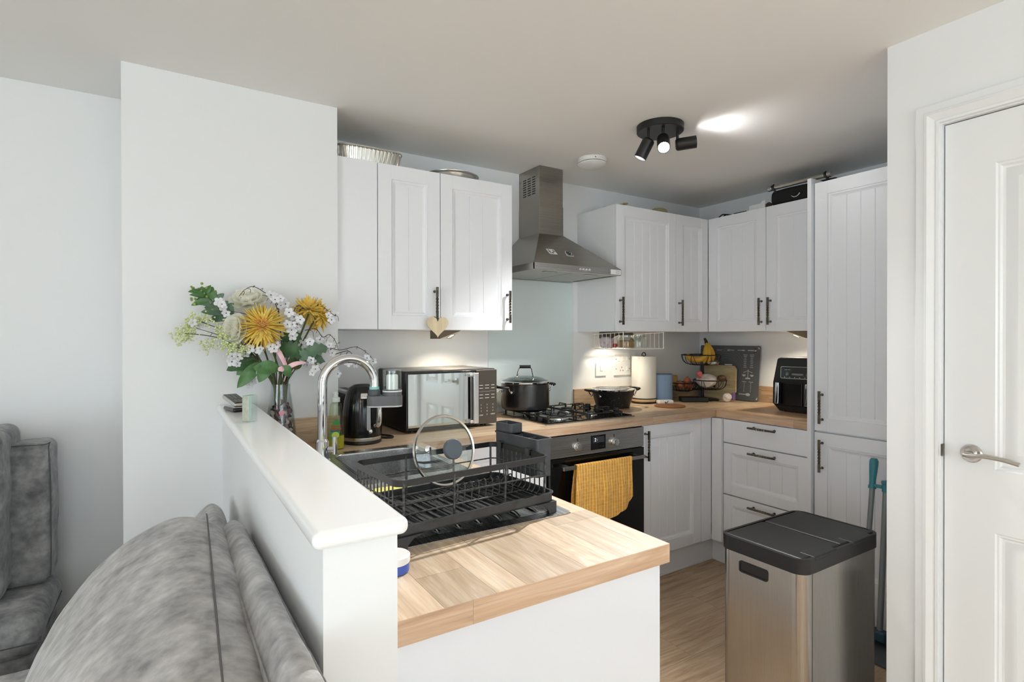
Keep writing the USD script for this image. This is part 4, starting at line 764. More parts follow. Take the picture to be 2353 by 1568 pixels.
single('bread_roll', lumpy(sphere((B2[0] + .052, B2[1] - .052, B2[2] + .074), .027, 3, (1, 1, .8)), .004, 40), mat('roll_brown', (116, 82, 54), .6, var=(60, (72, 50, 36))), 'dark brown roll at the right of the middle fruit bowl', 'bread roll', 60)
for i, (dx, dy, dz, rr_) in enumerate(((-.036, -.005, .038, .028), (.024, -.022, .038, .031), (-.006, -.040, .070, .025))):
    o_ = np.array([B3[0] + dx, B3[1] + dy, B3[2] + dz]); tt = thing('onion', ['brown onion at the back left of the lowest fruit bowl', 'large brown onion at the right of the lowest fruit bowl', 'brown onion on top of the others in the lowest fruit bowl'][i], 'onion', o_, group=None)
    part(tt, 'bulb', lathe([(0, -rr_ * .9), (rr_ * .5, -rr_ * .78), (rr_ * .95, -rr_ * .2), (rr_, .1 * rr_), (rr_ * .7, rr_ * .72), (rr_ * .2, rr_ * .98), (0, rr_ * 1.0)], 28, o_), mat('onion_skin_%d' % i, (186, 112, 76), .32, var=(30, (160, 86, 58))), 60); part(tt, 'root', tube([o_ + [0, 0, rr_ * .95], o_ + [.004, 0, rr_ * 1.25]], [.005, .002], 8), mat('onion_tip_%d' % i, (150, 110, 74), .8))
single('salad_packet', lumpy(rbox(B3[0] - .07, B3[0] - .01, B3[1] + .03, B3[1] + .06, B3[2] + .035, B3[2] + .105, .012, 3, 4), .004, 40), mat('packet_green', (186, 176, 112), .35, var=(26, (196, 128, 92))), 'green and orange printed packet behind the onions', 'packet', 50)
t = thing('garlic_packet', 'white net packet with a purple label under the middle fruit bowl', 'packet', (FX + .045, FY - .175, ZW + .002))
gx, gy = FX + .030, FY - .175
part(t, 'packet', lumpy(sphere((gx - .012, gy, ZW + .032), .030, 3, (1.1, .9, 1.0)), .010, 45), PLAS, 60); part(t, 'purple_label', lumpy(rbox(gx + .012, gx + .040, gy - .030, gy - .018, ZW + .012, ZW + .062, .005, 2, 3), .004, 60), mat('label_purple', (112, 84, 136), .4), 50)
single('black_tray', X(rbox(-.085, .085, -.05, .05, 0, .030, .006, 2), frame((FX - .135, FY - .035, ZW + .0008), (.8, -.6, 0), (.6, .8, 0))), BLACKP, 'small black lidded tray under the onion bowl', 'tray')

# air fryer
t = thing('air_fryer', 'black double-drawer air fryer with chrome handles at the right worktop end', 'air fryer', (3.05, -.96, ZW))
ax0, ax1, ay0, ay1 = 2.950, 3.235, -1.138, -.778; az = ZW + .004; H = .298
prof = Polygon([(0, .03), (.035, 0), (.270, 0), (.275, .26), (.255, H), (.030, H), (.012, H - .02), (.004, .16)])
MF = frame((0, ay0, 0), (1, 0, 0)); body = X(T(ext(rrect(ay0, ay1, 0, H, .010), .1), (0, 0, 0)), np.eye(4))
out_ = [(ay1 - .040, 0), (ay1, .040), (ay1 - .002, .16), (ay1 - .022, H - .008), (ay1 - .030, H), (ay0 + .030, H), (ay0 + .022, H - .008), (ay0 + .002, .16), (ay0, .040), (ay0 + .040, 0)]
sec = [(0, 1.0, 0), (.006, 1, 0), (.285, 1, 0)]
fv = np.array([(ax0 + .0 + (.010 if z > .17 else 0), y, az + z) for y, z in out_] + [(ax1, y, az + z) for y, z in out_])
part(t, 'body', trimesh.convex.convex_hull(fv), BLACKG if False else mat('fryer_black', (14, 14, 15), .3), 12)
part(t, 'lid_trim', rbox(ax0 + .012, ax1 - .01, ay0 + .036, ay1 - .036, az + H - .001, az + H + .005, .002, 1), SATIN, 30, 'brushed metal top plate')
MFR = lambda u, z: FR(ax0 + .0085, ay1 - u, az + z)   # u = distance from the near-corner edge
sl_ = math.atan2(.010, .13)
MPAN = frame((ax0 + .0035, ay1, az + .178), (0, -1, 0), (math.sin(.075), 0, math.cos(.075)))
pan_ = part(t, 'control_panel', X(T(ext(rrect(.045, .315, .006, .074, .008), .003), (0, 0, 0)), MPAN), BLACKG, 20)
part(pan_, 'border', X(T(ext(rrect(.045, .315, .006, .074, .008).difference(rrect(.0475, .3125, .0085, .0715, .006)), .0036), (0, 0, 0)), MPAN), SATIN, False)
part(pan_, 'button_bar', X(T(ext(rrect(.110, .176, .026, .037, .0055), .0042), (0, 0, 0)), MPAN), mat('button_grey', (120, 120, 120), .4), False)
for u, s in ((.083, '1'), (.200, '2')):
    part(pan_, 'zone_button', [X(T(ext(Point(u, .032).buffer(.0085).difference(Point(u, .032).buffer(.0075)), .0036), (0, 0, 0)), MPAN)], SATIN, False); part(pan_, 'lettering', X(T(text(s, .007), (u, .032, .003)), MPAN), WHITEP, False)
part(pan_, 'indicator_dots', [X(T(ext(Point(.070 + i * .029, .0135).buffer(.0022), .0034), (0, 0, 0)), MPAN) for i in range(6)] + [X(T(ext(sbox(.070 + i * .009, .054, .074 + i * .009, .057), .0034), (0, 0, 0)), MPAN) for i in range(4)], WHITEP, False, None, 'stuff')
part(t, 'logo', X(T(text('Ninja', .0125, .0016, True), (.150, .093, .0002)), MPAN), WHITEP, False)
for y in (ay1 - .050, ay1 - .222):
    dr = part(t, 'drawer', rbox(ax0 - .006, ax0 + .02, y - .125, y + .035, az + .030, az + .162, .006, 2), mat('drawer_black_%d' % int(-y * 1000), (12, 12, 13), .22), 30)
    part(dr, 'handle', X(rbox(-.0115, .0115, -.062, .062, .004, .030, .006, 3), frame((ax0 - .006, y + .004, az + .100), (0, -1, 0), (.06, 0, 1))), BLACKP, 40); part(dr, 'chrome_trim', X(rbox(-.012, .012, -.060, .060, .026, .034, .004, 2), frame((ax0 - .006, y + .004, az + .100), (0, -1, 0), (.06, 0, 1))), CHROME, 40)
part(t, 'foot', [cyl((x, y, ZW + .0004), (x, y, az + .002), .012, 12) for x in (ax0 + .04, ax1 - .04) for y in (ay0 + .06, ay1 - .06)], BLACKP)

# ------------------------------------------------------------------ microwave, toaster, kettle, bottle
mwa = 1.0; mw0 = np.array([.872, -.392, 0]); ca, sa = math.cos(math.radians(mwa)), math.sin(math.radians(mwa))
t = thing('microwave', 'black microwave with mirrored glass door on the back worktop', 'microwave', (mw0[0], mw0[1], ZW), mwa)
MWW, MWH, MWD = .466, .262, .345; b0 = .010
def loc(m): return m
part(t, 'body', rbox(0, MWW, .012, MWD, b0, b0 + MWH, .006, 2), BLACKP, 30, local=True)
part(t, 'top_panel', rbox(.006, MWW - .006, .016, MWD - .004, b0 + MWH - .001, b0 + MWH + .002, .001, 1), mat('mw_top', (120, 116, 110), .3, .7), 30, local=True)
dr = part(t, 'door', rbox(.001, .352, 0, .0125, b0 + .003, b0 + MWH - .003, .003, 2), BLACKG, 30, local=True)
part(dr, 'mirror_glass', box(.012, .346, -.0012, .0002, b0 + .016, b0 + MWH - .012), mat('mirror_grey', (196, 203, 203), .03, 1.), False, 'mirrored door glass', local=True)
hh = part(dr, 'handle', [rbox(.321, .347, -.034, -.022, b0 + .014, b0 + MWH - .014, .003, 2), rbox(.304, .324, -.030, -.001, b0 + .016, b0 + .030, .003, 2), rbox(.304, .324, -.030, -.001, b0 + MWH - .030, b0 + MWH - .016, .003, 2), rbox(.300, .326, -.0025, -.0008, b0 + .014, b0 + MWH - .014, .001, 1)], mat('mw_handle', (206, 206, 206), .28, .75), 30, 'silver bar handle', local=True)
part(hh, 'recess', rbox(.306, .319, -.0032, -.0022, b0 + .034, b0 + MWH - .034, .0004, 1), BLACKG, 30, local=True)
pn = part(t, 'control_panel', rbox(.354, MWW - .001, 0, .0125, b0 + .003, b0 + MWH - .003, .003, 2), mat('mw_panel', (92, 86, 78), .3, .5), 30, local=True)
ML = lambda x, z: frame((x, -.0006, b0 + z), (1, 0, 0))
cols = (.378, .410, .442)
for k, (r_, c_) in enumerate([(r_, c_) for r_ in range(3) for c_ in range(3)]): part(pn, 'lettering', X(text(str(k + 1), .006), ML(cols[c_], .094 - .015 * r_)), WHITEP, False, local=True)
part(pn, 'lettering', X(text('0', .006), ML(cols[1], .048)), WHITEP, False, local=True)
part(pn, 'lettering', X(text('STOP', .0055), ML(cols[0], .045)), WHITEP, False, local=True); part(pn, 'lettering', X(text('START', .0055), ML(cols[2], .048)), WHITEP, False, local=True)
part(pn, 'button_print', [X(ext(sbox(-w / 2, -.0016, w / 2, .0016), .0004), ML(cols[c_], z)) for z in (.186, .172, .141, .126) for c_, w in ((0, .020), (1, .022), (2, .018))] + [X(ext(sbox(-.045, -.0004, .045, .0004), .0004), ML(.410, .157))], mat('mw_print', (196, 192, 186), .5), False, None, 'stuff', local=True)
part(t, 'foot', [cyl((x, y, .0004), (x, y, b0 + .001), .014, 12) for x in (.05, MWW - .05) for y in (.05, MWD - .04)], BLACKP, local=True)
t = thing('toaster', 'black and chrome toaster half hidden behind the black kettle', 'toaster', (.70, -.22, ZW))
part(t, 'body', rbox(.628, .770, -.325, -.110, ZW + .012, ZW + .185, .022, 4), BLACKP, 40); part(t, 'chrome_top', rbox(.634, .764, -.319, -.116, ZW + .178, ZW + .196, .008, 3), CHROME, 40)
part(t, 'slot', [box(.655 + i * .050, .684 + i * .050, -.295, -.140, ZW + .1955, ZW + .1966) for i in (0, 1)], BLACKM, False); part(t, 'foot', [cyl((x, y, ZW + .0004), (x, y, ZW + .014), .010, 10) for x in (.645, .750) for y in (-.30, -.14)], BLACKP)
kx, ky = .664, -.452
t = thing('kettle', 'black ribbed electric kettle with steel base ring beside the microwave', 'kettle', (kx, ky, ZW))
part(t, 'power_base', lathe([(0, .0004), (.074, .0004), (.077, .004), (.075, .014), (0, .014)], 48, (kx, ky, ZW)), BLACKP)
part(t, 'steel_band', lathe([(0, .0145), (.0765, .0145), (.0775, .018), (.0770, .028), (0, .028)], 64, (kx, ky, ZW)), SATIN)
prof = [(.0765, .029), (.0775, .034), (.0775, .075), (.0755, .12), (.0705, .165), (.062, .200), (.050, .222), (.030, .234), (0, .237)]
seg = 120; kb = lathe(prof, seg, (kx, ky, ZW)); rv = kb.vertices - [kx, ky, ZW]; an = np.arctan2(rv[:, 1], rv[:, 0]); rad = np.hypot(rv[:, 0], rv[:, 1]); sc_ = 1 - .010 * (np.cos(an * 30) > 0) * (rad > .045); rv[:, :2] *= sc_[:, None]; kb.vertices = rv + [kx, ky, ZW]
part(t, 'body', kb, mat('kettle_black', (12, 12, 13), .16), 40)
vdir = np.array([-.30, -.954, 0]); side = np.array([.954, -.30, 0])
def kpt(a, z, r): d = math.cos(a) * vdir + math.sin(a) * side; return np.array([kx, ky, ZW + z]) + d * r
hx_ = .50
part(t, 'handle', tube(curve([kpt(.62, .188, .070), kpt(.62, .200, .092), kpt(.62, .186, .112), kpt(.62, .120, .114), kpt(.62, .084, .108), kpt(.62, .076, .092)], 8), .0105, 12), CHROME, 50, 'chrome strap handle')
part(t, 'water_window', X(T(ext(rrect(-.0075, .0075, -.052, .052, .007), .002), (0, 0, 0)), facing(kpt(.34, .108, .0765), math.cos(.34) * vdir + math.sin(.34) * side)), mat('window_grey', (176, 178, 180), .15), 30)
part(t, 'switch', X(lathe([(0, 0), (.0085, 0), (.0085, .003), (.006, .006), (0, .007)], 24), facing(kpt(.44, .052, .0765), math.cos(.44) * vdir + math.sin(.44) * side)), CHROME)
part(t, 'spout', X(rbox(-.014, .014, -.020, .004, 0, .010, .004, 2), facing(kpt(.15, .196, .060), vdir + [0, 0, .5])), CHROME, 40)
part(t, 'cord', tube(curve([(kx + .06, ky + .045, ZW + .010), (kx + .085, ky + .03, ZW + .006), (kx + .128, ky + .005, ZW + .006), (kx + .134, ky + .045, ZW + .006), (kx + .10, ky + .10, ZW + .006)], 8), .0045, 8), BLACKP)
bx, by = .5365, -.545
t = thing('dish_soap_bottle', 'clear washing-up liquid bottle with yellow liquid behind the tap', 'bottle', (bx, by, ZW))
def oval(z, w, d, n=36):
    a = np.linspace(0, 2 * PI, n, endpoint=False); return np.stack([bx + w * np.sign(np.cos(a)) * np.abs(np.cos(a)) ** .8, by + d * np.sign(np.sin(a)) * np.abs(np.sin(a)) ** .8, np.full(n, ZW + z)], 1)
def loft(ls, cap=True):
    n = len(ls[0]); v = np.vstack(ls); f = []
    for i in range(len(ls) - 1):
        for k in range(n): k2 = (k + 1) % n; f += [(i * n + k, i * n + k2, (i + 1) * n + k2), (i * n + k, (i + 1) * n + k2, (i + 1) * n + k)]
    if cap:
        c0, c1 = len(v), len(v) + 1; v = np.vstack([v, ls[0].mean(0), ls[-1].mean(0)])
        for k in range(n): k2 = (k + 1) % n; f += [(c0, k2, k), (c1, (len(ls) - 1) * n + k, (len(ls) - 1) * n + k2)]
    return trimesh.Trimesh(v, f, process=False)
sh_ = [(.0006, .026, .015), (.004, .0305, .0185), (.06, .0305, .0185), (.105, .028, .017), (.15, .0235, .016), (.172, .0205, .0150), (.178, .012, .012)]
part(t, 'bottle', loft([oval(*q) for q in sh_]), pane('bottle_plastic', (238, 244, 226), rough=.08), 40)
part(t, 'liquid', loft([oval(z, w - .0012, d - .0012) for z, w, d in ((.002, .026, .015), (.005, .0305, .0185), (.052, .0305, .0185))]), mat('liquid_yellow', (226, 210, 40), .12, transmission_weight=.35), 40)
part(t, 'cap', loft([oval(z, w, w) for z, w in ((.179, .0125), (.180, .0155), (.196, .0150), (.198, .009), (.206, .0085), (.212, .0105), (.216, .0075), (.218, .003))]), mat('cap_clear', (214, 220, 214), .3), 30)
ML = lambda x, z: frame((bx + x, by - .0198, ZW + z), (1, .06, 0), (0, 0, 1))
lb = part(t, 'label', X(ext(affinity.rotate(affinity.scale(Point(0, 0).buffer(.020), .92, 2.1), -8), .0007), ML(-.007, .073)), mat('label_green', (58, 142, 66), .4), 20, 'green printed label')
part(lb, 'label_field', [X(T(ext(affinity.scale(Point(0, -.016).buffer(.014), 1.0, .9), .0004), (0, 0, .0007)), ML(-.007, .073))], mat('label_lime', (196, 214, 84), .4), False)
part(lb, 'banner', X(T(ext(sbox(-.018, -.002, .017, .0015), .0004), (0, 0, .0009)), ML(-.007, .073)), mat('label_blue', (44, 74, 150), .4), False)
REDL = mat('label_red', (206, 40, 38), .4)
part(lb, 'lettering', X(T(affinity and text('Elbow', .0085, .0005, True), (0, .018, .0008)), ML(-.004, .073)), REDL, False); part(lb, 'lettering', X(T(text('Grease', .0085, .0005, True), (0, .0075, .0008)), ML(-.004, .073)), REDL, False)

# ------------------------------------------------------------------ sink and tap
t = thing('sink', 'stainless steel sink and drainer set in the peninsula worktop', 'sink', (.567, -1.12, ZW))
bowl_r = rrect(.492, .788, -1.075, -.665, .045, 6); drn_r = rrect(.352, .788, -1.585, -1.115, .030, 6)
part(t, 'rim', T(ext(rrect(SX0, SX1, SY0, SY1, .012, 5).difference(bowl_r).difference(drn_r), .0028), (0, 0, ZW + .0004)), SINKS, 30)
def dish(poly, zs):
    ls = []; base = np.array(poly.exterior.coords)[:-1]; c = base.mean(0)
    for ins, z in zs:
        q = np.array(poly.buffer(-ins).exterior.coords)[:-1] if ins else base
        k = np.linspace(0, 1, 96, endpoint=False); ring = poly.buffer(-ins).exterior if ins else poly.exterior
        ls.append(np.array([(*ring.interpolate(s, normalized=True).coords[0], z) for s in k]))
    m = loft(ls, False); n = len(ls[-1]); v = np.vstack([m.vertices, ls[-1].mean(0)]); f = list(map(tuple, m.faces)); o = (len(ls) - 1) * 96
    for k in range(96): f.append((len(v) - 1, o + (k + 1) % 96, o + k))
    m = trimesh.Trimesh(v, f, process=False); 
    return m
def both(m): w = m.copy(); w.invert(); w.vertices = w.vertices - m.vertex_normals * .0012; return cat(m, w)
part(t, 'bowl', both(dish(bowl_r, [(0, ZW + .003), (.004, ZW - .002), (.006, ZW - .12), (.020, ZW - .155), (.04, ZW - .160)])), SINKS, 40)
part(t, 'drainer', both(dish(drn_r, [(0, ZW + .003), (.004, ZW - .006), (.012, ZW - .0085)])), SINKS, 30)
part(t, 'drainer_ridge', [tube([(x, -1.545, ZW - .008), (x, -1.53, ZW - .0045), (x, -1.17, ZW - .0045), (x, -1.155, ZW - .008)], .004, 8) for x in np.arange(.40, .77, .052)], SINKS, 40)
part(t, 'waste', lathe([(0, 0), (.038, 0), (.040, .002), (.036, .003), (.02, .001), (0, .001)], 32, (.64, -.87, ZW - .1595)), CHROME)
tx, ty = .443, -.735
t = thing('kitchen_tap', 'chrome swan neck kitchen tap beside the sink bowl', 'tap', (tx, ty, ZW))
part(t, 'base', lathe([(0, .0034), (.027, .0034), (.028, .008), (.024, .013), (.022, .070), (.0165, .078), (0, .078)], 40, (tx, ty, ZW)), CHROME)
arc = [(tx, ty, ZW + .07), (tx, ty, 1.10)] + [(tx + .09 - .09 * math.cos(a), ty, 1.156 + .09 * math.sin(a)) for a in np.linspace(0, PI, 28)] + [(tx + .180, ty, 1.142)]
part(t, 'spout', tube(arc, .0155, 24), CHROME, 50)
part(t, 'lever', [tube([(tx + .016, ty - .018, ZW + .045), (tx + .032, ty - .036, ZW + .046)], .009, 16), tube([(tx + .032, ty - .036, ZW + .030), (tx + .032, ty - .036, ZW + .088)], .0085, 18)], CHROME, 40, 'short upright lever')
GREYF = mat('filter_grey', (104, 106, 108), .45)
t = thing('tap_water_filter', 'grey tap water filter with a clear cup fixed to the spout end', 'water filter', (tx + .2, ty, 1.09))
ux = np.array([.93, -.36, 0]); ux /= np.linalg.norm(ux); nx = tx + .180
part(t, 'collar', lathe([(0, 0), (.0195, 0), (.0205, .004), (.0205, .018), (.018, .022), (0, .022)], 32, (nx, ty, 1.112)), mat('collar_grey', (88, 90, 92), .5))
part(t, 'teal_ring', lathe([(0, 0), (.0175, 0), (.0175, .009), (0, .009)], 32, (nx, ty, 1.1345)), mat('ring_teal', (150, 214, 210), .4))
fp_ = affinity.rotate(rrect(-.026, .098, -.030, .030, .028, 8), -21, origin=(0, 0)); fm = T(ext(fp_, .034), (nx, ty, 1.0775))
part(t, 'body', fm, GREYF, 30); part(t, 'clear_tray', T(ext(fp_.buffer(-.001), .005), (nx, ty, 1.0720)), mat('tray_clear', (206, 208, 206), .2), 30)
fc = np.array([nx, ty, 0]) + ux * .062
part(t, 'ring', lathe([(0, 1.1120), (.0335, 1.1120), (.0340, 1.131), (.0325, 1.133), (0, 1.133)], 40, fc), GREYF); part(t, 'pale_ring', lathe([(0, 1.1255), (.0345, 1.1255), (.0345, 1.1295), (0, 1.1295)], 40, fc), WHITEP)
part(t, 'cup', lathe([(.0325, 1.1335), (.0328, 1.199), (.0315, 1.203), (0, 1.2035), (0, 1.2015), (.0305, 1.201), (.031, 1.1335)], 40, fc), THING, 40, 'clear plastic cup'); part(t, 'filter_core', lathe([(0, 1.1335), (.021, 1.1335), (.021, 1.182), (.018, 1.186), (0, 1.186)], 32, fc), WHITEP, 40)

# ------------------------------------------------------------------ dish rack on the drainer
RA = math.radians(5.0); rc = np.array([.567, -1.487]); RZ = ZW + .0034
MR = np.eye(4); MR[:2, :2] = [[math.cos(RA), -math.sin(RA)], [math.sin(RA), math.cos(RA)]]; MR[:2, 3] = rc
t = thing('dish_rack', 'black two-tier wire dish rack with tray standing on the sink drainer', 'dish rack', (rc[0], rc[1], RZ))
RL = lambda m: X(m, MR); W2, D2 = .208, .124; t0, t1 = RZ + .026, RZ + .048
part(t, 'tray', RL(cat(T(ext(rrect(-W2, W2, -D2, D2, .022, 5), .003), (0, 0, t0)), T(ext(rrect(-W2, W2, -D2, D2, .022, 5).difference(rrect(-W2 + .004, W2 - .004, -D2 + .004, D2 - .004, .019, 5)), t1 - t0), (0, 0, t0)), T(ext(rrect(-W2 - .003, W2 + .003, -D2 - .003, D2 + .003, .024, 5).difference(rrect(-W2 + .002, W2 - .002, -D2 + .002, D2 - .002, .020, 5)), .003), (0, 0, t1 - .003)))), RACKP, 30)
part(t, 'tray_ridge', [RL(box(-W2 + .02 + i * .017, -W2 + .025 + i * .017, -D2 + .02, D2 - .02, t0 + .003, t0 + .006)) for i in range(22)], RACKP, False)
for sx in (-1, 1):
    for sy in (-1, 1):
        lg = Polygon([(0, 0), (.022, 0), (.024, .008), (.036, .020), (.060, .0265), (0, .0265)]); lm = X(ext(lg, .006), frame((-W2 + .002, -D2 + .001 if sy < 0 else D2 - .007, RZ + .0003), (1, 0, 0)))
        lm2 = X(ext(lg, .006), frame((-W2 + .001, -D2 + .002, RZ + .0003), (0, 1, 0)))
        lm = cat(lm, lm2) if sy < 0 else cat(lm, X(lm2, np.diag([1, -1, 1, 1.])))
        if sx > 0: lm = X(lm, np.diag([-1, 1, 1, 1.]))
        part(t, 'leg', RL(lm), RACKP, False)
rz = 1.0345; w2, d2 = .198, .114
part(t, 'rim_band', RL(T(ext(rrect(-w2 - .002, w2 + .002, -d2 - .002, d2 + .002, .024, 6).difference(rrect(-w2 + .002, w2 - .002, -d2 + .002, d2 - .002, .021, 6)), .013), (0, 0, rz - .013))), mat('rack_band', (34, 34, 35), .4), 30)
wz = t0 + .008
part(t, 'wire_frame', [RL(tube(list(map(lambda q: (*q, wz), np.array(rrect(-w2 + .004, w2 - .004, -d2 + .004, d2 - .004, .02, 5).exterior.coords)[:-1])), .0028, 8, True)), RL(tube(list(map(lambda q: (*q, (wz + rz) / 2 + .006), np.array(rrect(-w2, w2, -d2, d2, .02, 5).exterior.coords)[:-1])), .0018, 6, True))] + [RL(tube([(sx * w2 * q, sy * d2, rz - .004), (sx * w2 * q * .99, sy * (d2 - .003), wz)], .0028, 8)) for sx in (-1, 1) for sy in (-1, 1) for q in (.93, .34)], RACKW, 40)
for sx in (-1, 1):
    for i in range(11): y = -d2 + .020 + i * .0185; part(t, 'side_wire', RL(tube([(sx * w2, y, rz - .006), (sx * w2, y, wz + .010), (sx * (w2 - .010), y, wz)], .0016, 6)), RACKW, 40)
for i in range(17):
    x = -w2 + .022 + i * .0222; part(t, 'floor_wire', RL(tube([(x, -d2 + .006, wz), (x, d2 - .006, wz)], .0015, 6)), RACKW, 40)
part(t, 'rail', [RL(tube([(-w2 + .006, y, wz + .001), (w2 - .006, y, wz + .001)], .0026, 8)) for y in (-.030, .040)], RACKW, 40)
for i in range(9):
    x = .000 + i * .0200
    part(t, 'plate_prong', RL(tube(curve([(x - .012, -.030, wz + .002), (x - .004, -.022, wz + .018), (x + .006, -.006, wz + .034), (x + .012, .012, wz + .034), (x + .006, .030, wz + .016), (x - .006, .040, wz + .002)], 5), .0016, 6)), RACKW, 40)
t = thing('cutlery_caddy', 'dark grey plastic cutlery holder hooked on the end of the dish rack', 'cutlery holder', (.80, -1.44, 1.02))
ME = MR.copy(); ky0, ky1, kx0, kx1 = -.062, .118, w2 + .004, w2 + .052
def cup(x0, x1, y0, y1, z0, z1, th=.0025): return cat(T(ext(rrect(x0, x1, y0, y1, .008, 4).difference(rrect(x0 + th, x1 - th, y0 + th, y1 - th, .006, 4)), z1 - z0), (0, 0, z0)), T(ext(rrect(x0, x1, y0, y1, .008, 4), .003), (0, 0, z0)))
part(t, 'body', RL(cup(kx0, kx1, ky0, ky1, .968, 1.062)), GREYP, 30)
part(t, 'rim', RL(T(ext(rrect(kx0 - .003, kx1 + .003, ky0 - .003, ky1 + .003, .010, 4).difference(rrect(kx0 + .0015, kx1 - .0015, ky0 + .0015, ky1 - .0015, .007, 4)), .004), (0, 0, 1.059))), GREYP, 30)
part(t, 'divider', [RL(box(kx0 + .002, kx1 - .002, y - .001, y + .001, .971, 1.058)) for y in (-.005, .052)], GREYP, False)
part(t, 'upper_tray', RL(cup(kx0 - .001, kx1 - .006, .046, ky1 - .001, 1.0635, 1.088)), GREYP, 30, 'small upper tray')
part(t, 'hook', [RL(cat(box(w2 - .007, kx0 + .001, y - .007, y + .007, 1.0360, 1.0395), box(w2 - .0075, w2 - .004, y - .007, y + .007, 1.020, 1.0395))) for y in (-.035, .085)], GREYP, False)
# glass lid standing in the prongs
lc = np.array([.561, -1.452, 1.048]); ln = np.array([.10, -1.0, .22]); ln /= np.linalg.norm(ln); ML = facing(lc, ln)
t = thing('saucepan_lid', 'round glass saucepan lid with grey knob standing upright in the dish rack', 'pan lid', lc)
R_ = .0835
part(t, 'glass', X(lathe([(R_ - .004, -.001), (R_ * .8, .005), (R_ * .45, .011), (0, .014), (0, .0115), (R_ * .45, .0085), (R_ * .8, .0025), (R_ - .004, -.003)], 64), ML), pane('lid_pane', (240, 244, 243), rough=.01, ior=1.7), 40)
part(t, 'steel_rim', X(lathe([(R_ - .005, -.004), (R_, -.0045), (R_ + .0015, -.001), (R_ - .001, .0025), (R_ - .005, .001), (R_ - .005, -.004)], 72), ML), SATIN, 40)
part(t, 'knob', X(lathe([(0, .0142), (.009, .0142), (.0085, .022), (.020, .027), (.0235, .031), (.024, .040), (.022, .043), (0, .0435)], 40), ML), mat('knob_bluegrey', (88, 97, 106), .5), 30, 'blue-grey round knob')
part(t, 'vent', X(T(lathe([(0, 0), (.008, 0), (.008, .002), (.004, .003), (0, .003)], 24), (-.050, .008, .008)), ML), CHROME)
single('dish_cloth', lumpy(rbox(.430, .580, -1.265, -1.165, ZW - .003, ZW + .004, .003, 2, 10), .0025, 18), mat('cloth_lemon', (232, 226, 120), .9, bump=(300, .5)), 'lemon yellow dish cloth lying on the drainer behind the dish rack', 'cloth')
t = thing('tub', 'small round blue and white tub beside the half wall on the peninsula', 'tub', (.340, -1.700, ZW))
part(t, 'base', lathe([(0, .0005), (.028, .0005), (.030, .003), (.030, .018), (0, .018)], 36, (.340, -1.700, ZW)), mat('tub_blue', (64, 92, 178), .4)); part(t, 'lid', lathe([(0, .0182), (.031, .0182), (.0315, .020), (.0315, .030), (.029, .032), (0, .032)], 36, (.340, -1.700, ZW)), WHITEP)

# ------------------------------------------------------------------ on the half wall
t = thing('glass_block', 'small upright glass block ornament on the white half wall sill', 'ornament', (.203, -.885, 1.0722), 38)
part(t, 'block', rbox(-.017, .017, -.012, .012, .0005, .078, .0012, 1), pane('block_glass', (244, 250, 248), rough=.02, ior=1.6), 20, local=True)
part(t, 'picture', box(-.0165, -.0155, -.0112, .0112, .004, .074), mat('block_picture', (198, 190, 172), .5, var=(70, (214, 210, 198))), False, 'beige engraved face', local=True)
part(t, 'core', box(-.0150, .0165, .0095, .0110, .004, .074), mat('block_core', (206, 222, 218), .2), False, local=True)
t = thing('remote_control', 'black handset with silver edges lying at the far end of the sill', 'remote control', (.2, -.58, 1.0722), 12)
part(t, 'cradle', rbox(-.030, .030, -.055, .050, .0004, .014, .006, 3), BLACKG, 40, local=True); tl = trimesh.transformations.rotation_matrix(.16, [1, 0, 0], (0, -.05, .010))
part(t, 'handset', X(rbox(-.024, .024, -.045, .085, .0145, .028, .005, 3), tl), SATIN, 40, local=True); part(t, 'face', X(rbox(-.021, .021, -.042, .082, .0275, .0295, .001, 1), tl), BLACKG, 40, local=True)
part(t, 'keypad', [X(rbox(-.017 + c * .0125, -.008 + c * .0125, .010 + r * .014, .019 + r * .014, .0290, .0308, .001, 1), tl) for c in range(3) for r in range(5)], mat('key_grey', (126, 126, 124), .4), 30, None, 'stuff', local=True); part(t, 'screen', X(rbox(-.015, .015, -.036, -.002, .0292, .0303, .0006, 1), tl), mat('screen_grey', (70, 74, 76), .15), 30, local=True)

# ------------------------------------------------------------------ vase and flowers
vx, vy = .350, -.500
t = thing('glass_vase', 'clear waisted glass vase filled with dried petals behind the half wall', 'vase', (vx, vy, ZW))
vp = [(.054, 0), (.0555, .01), (.053, .08), (.047, .14), (.040, .19), (.035, .225), (.034, .252)]
part(t, 'glass', lathe([(0, .0005)] + [(r, z + .0005) for r, z in vp] + [(r - .0022, z) for r, z in vp[::-1][:-1]] + [(.051, .006), (0, .006)], 56, (vx, vy, ZW)), pane('vase_glass', (244, 247, 247), rough=.01, ior=1.5), 40)
def vase_r(z): return np.interp(z, [q[1] for q in vp], [q[0] for q in vp])
PP = {'dark': (58, 40, 38), 'mauve': (138, 102, 110), 'rose': (176, 124, 130), 'cream': (222, 210, 196), 'plum': (84, 46, 56)}
for ni, (nm, c_) in enumerate(PP.items()):
    ms = []
    for i in range(34):
        z = rng.uniform(.012, .182) if nm != 'cream' else rng.uniform(.02, .15); r = math.sqrt(rng.uniform(.15, 1)) * (vase_r(z) - .013); a = rng.uniform(0, 2 * PI)
        m = sphere((0, 0, 0), rng.uniform(.008, .0125), 1, (1, rng.uniform(.5, 1), rng.uniform(.4, .8))); m.apply_transform(trimesh.transformations.random_rotation_matrix(rng.uniform(0, 1, 3))); ms.append(T(m, (vx + r * math.cos(a), vy + r * math.sin(a), ZW + z)))
    part(t, 'potpourri', ms, mat('potpourri_' + nm, c_, .8, bump=(160, .8)), 50, None, 'stuff')
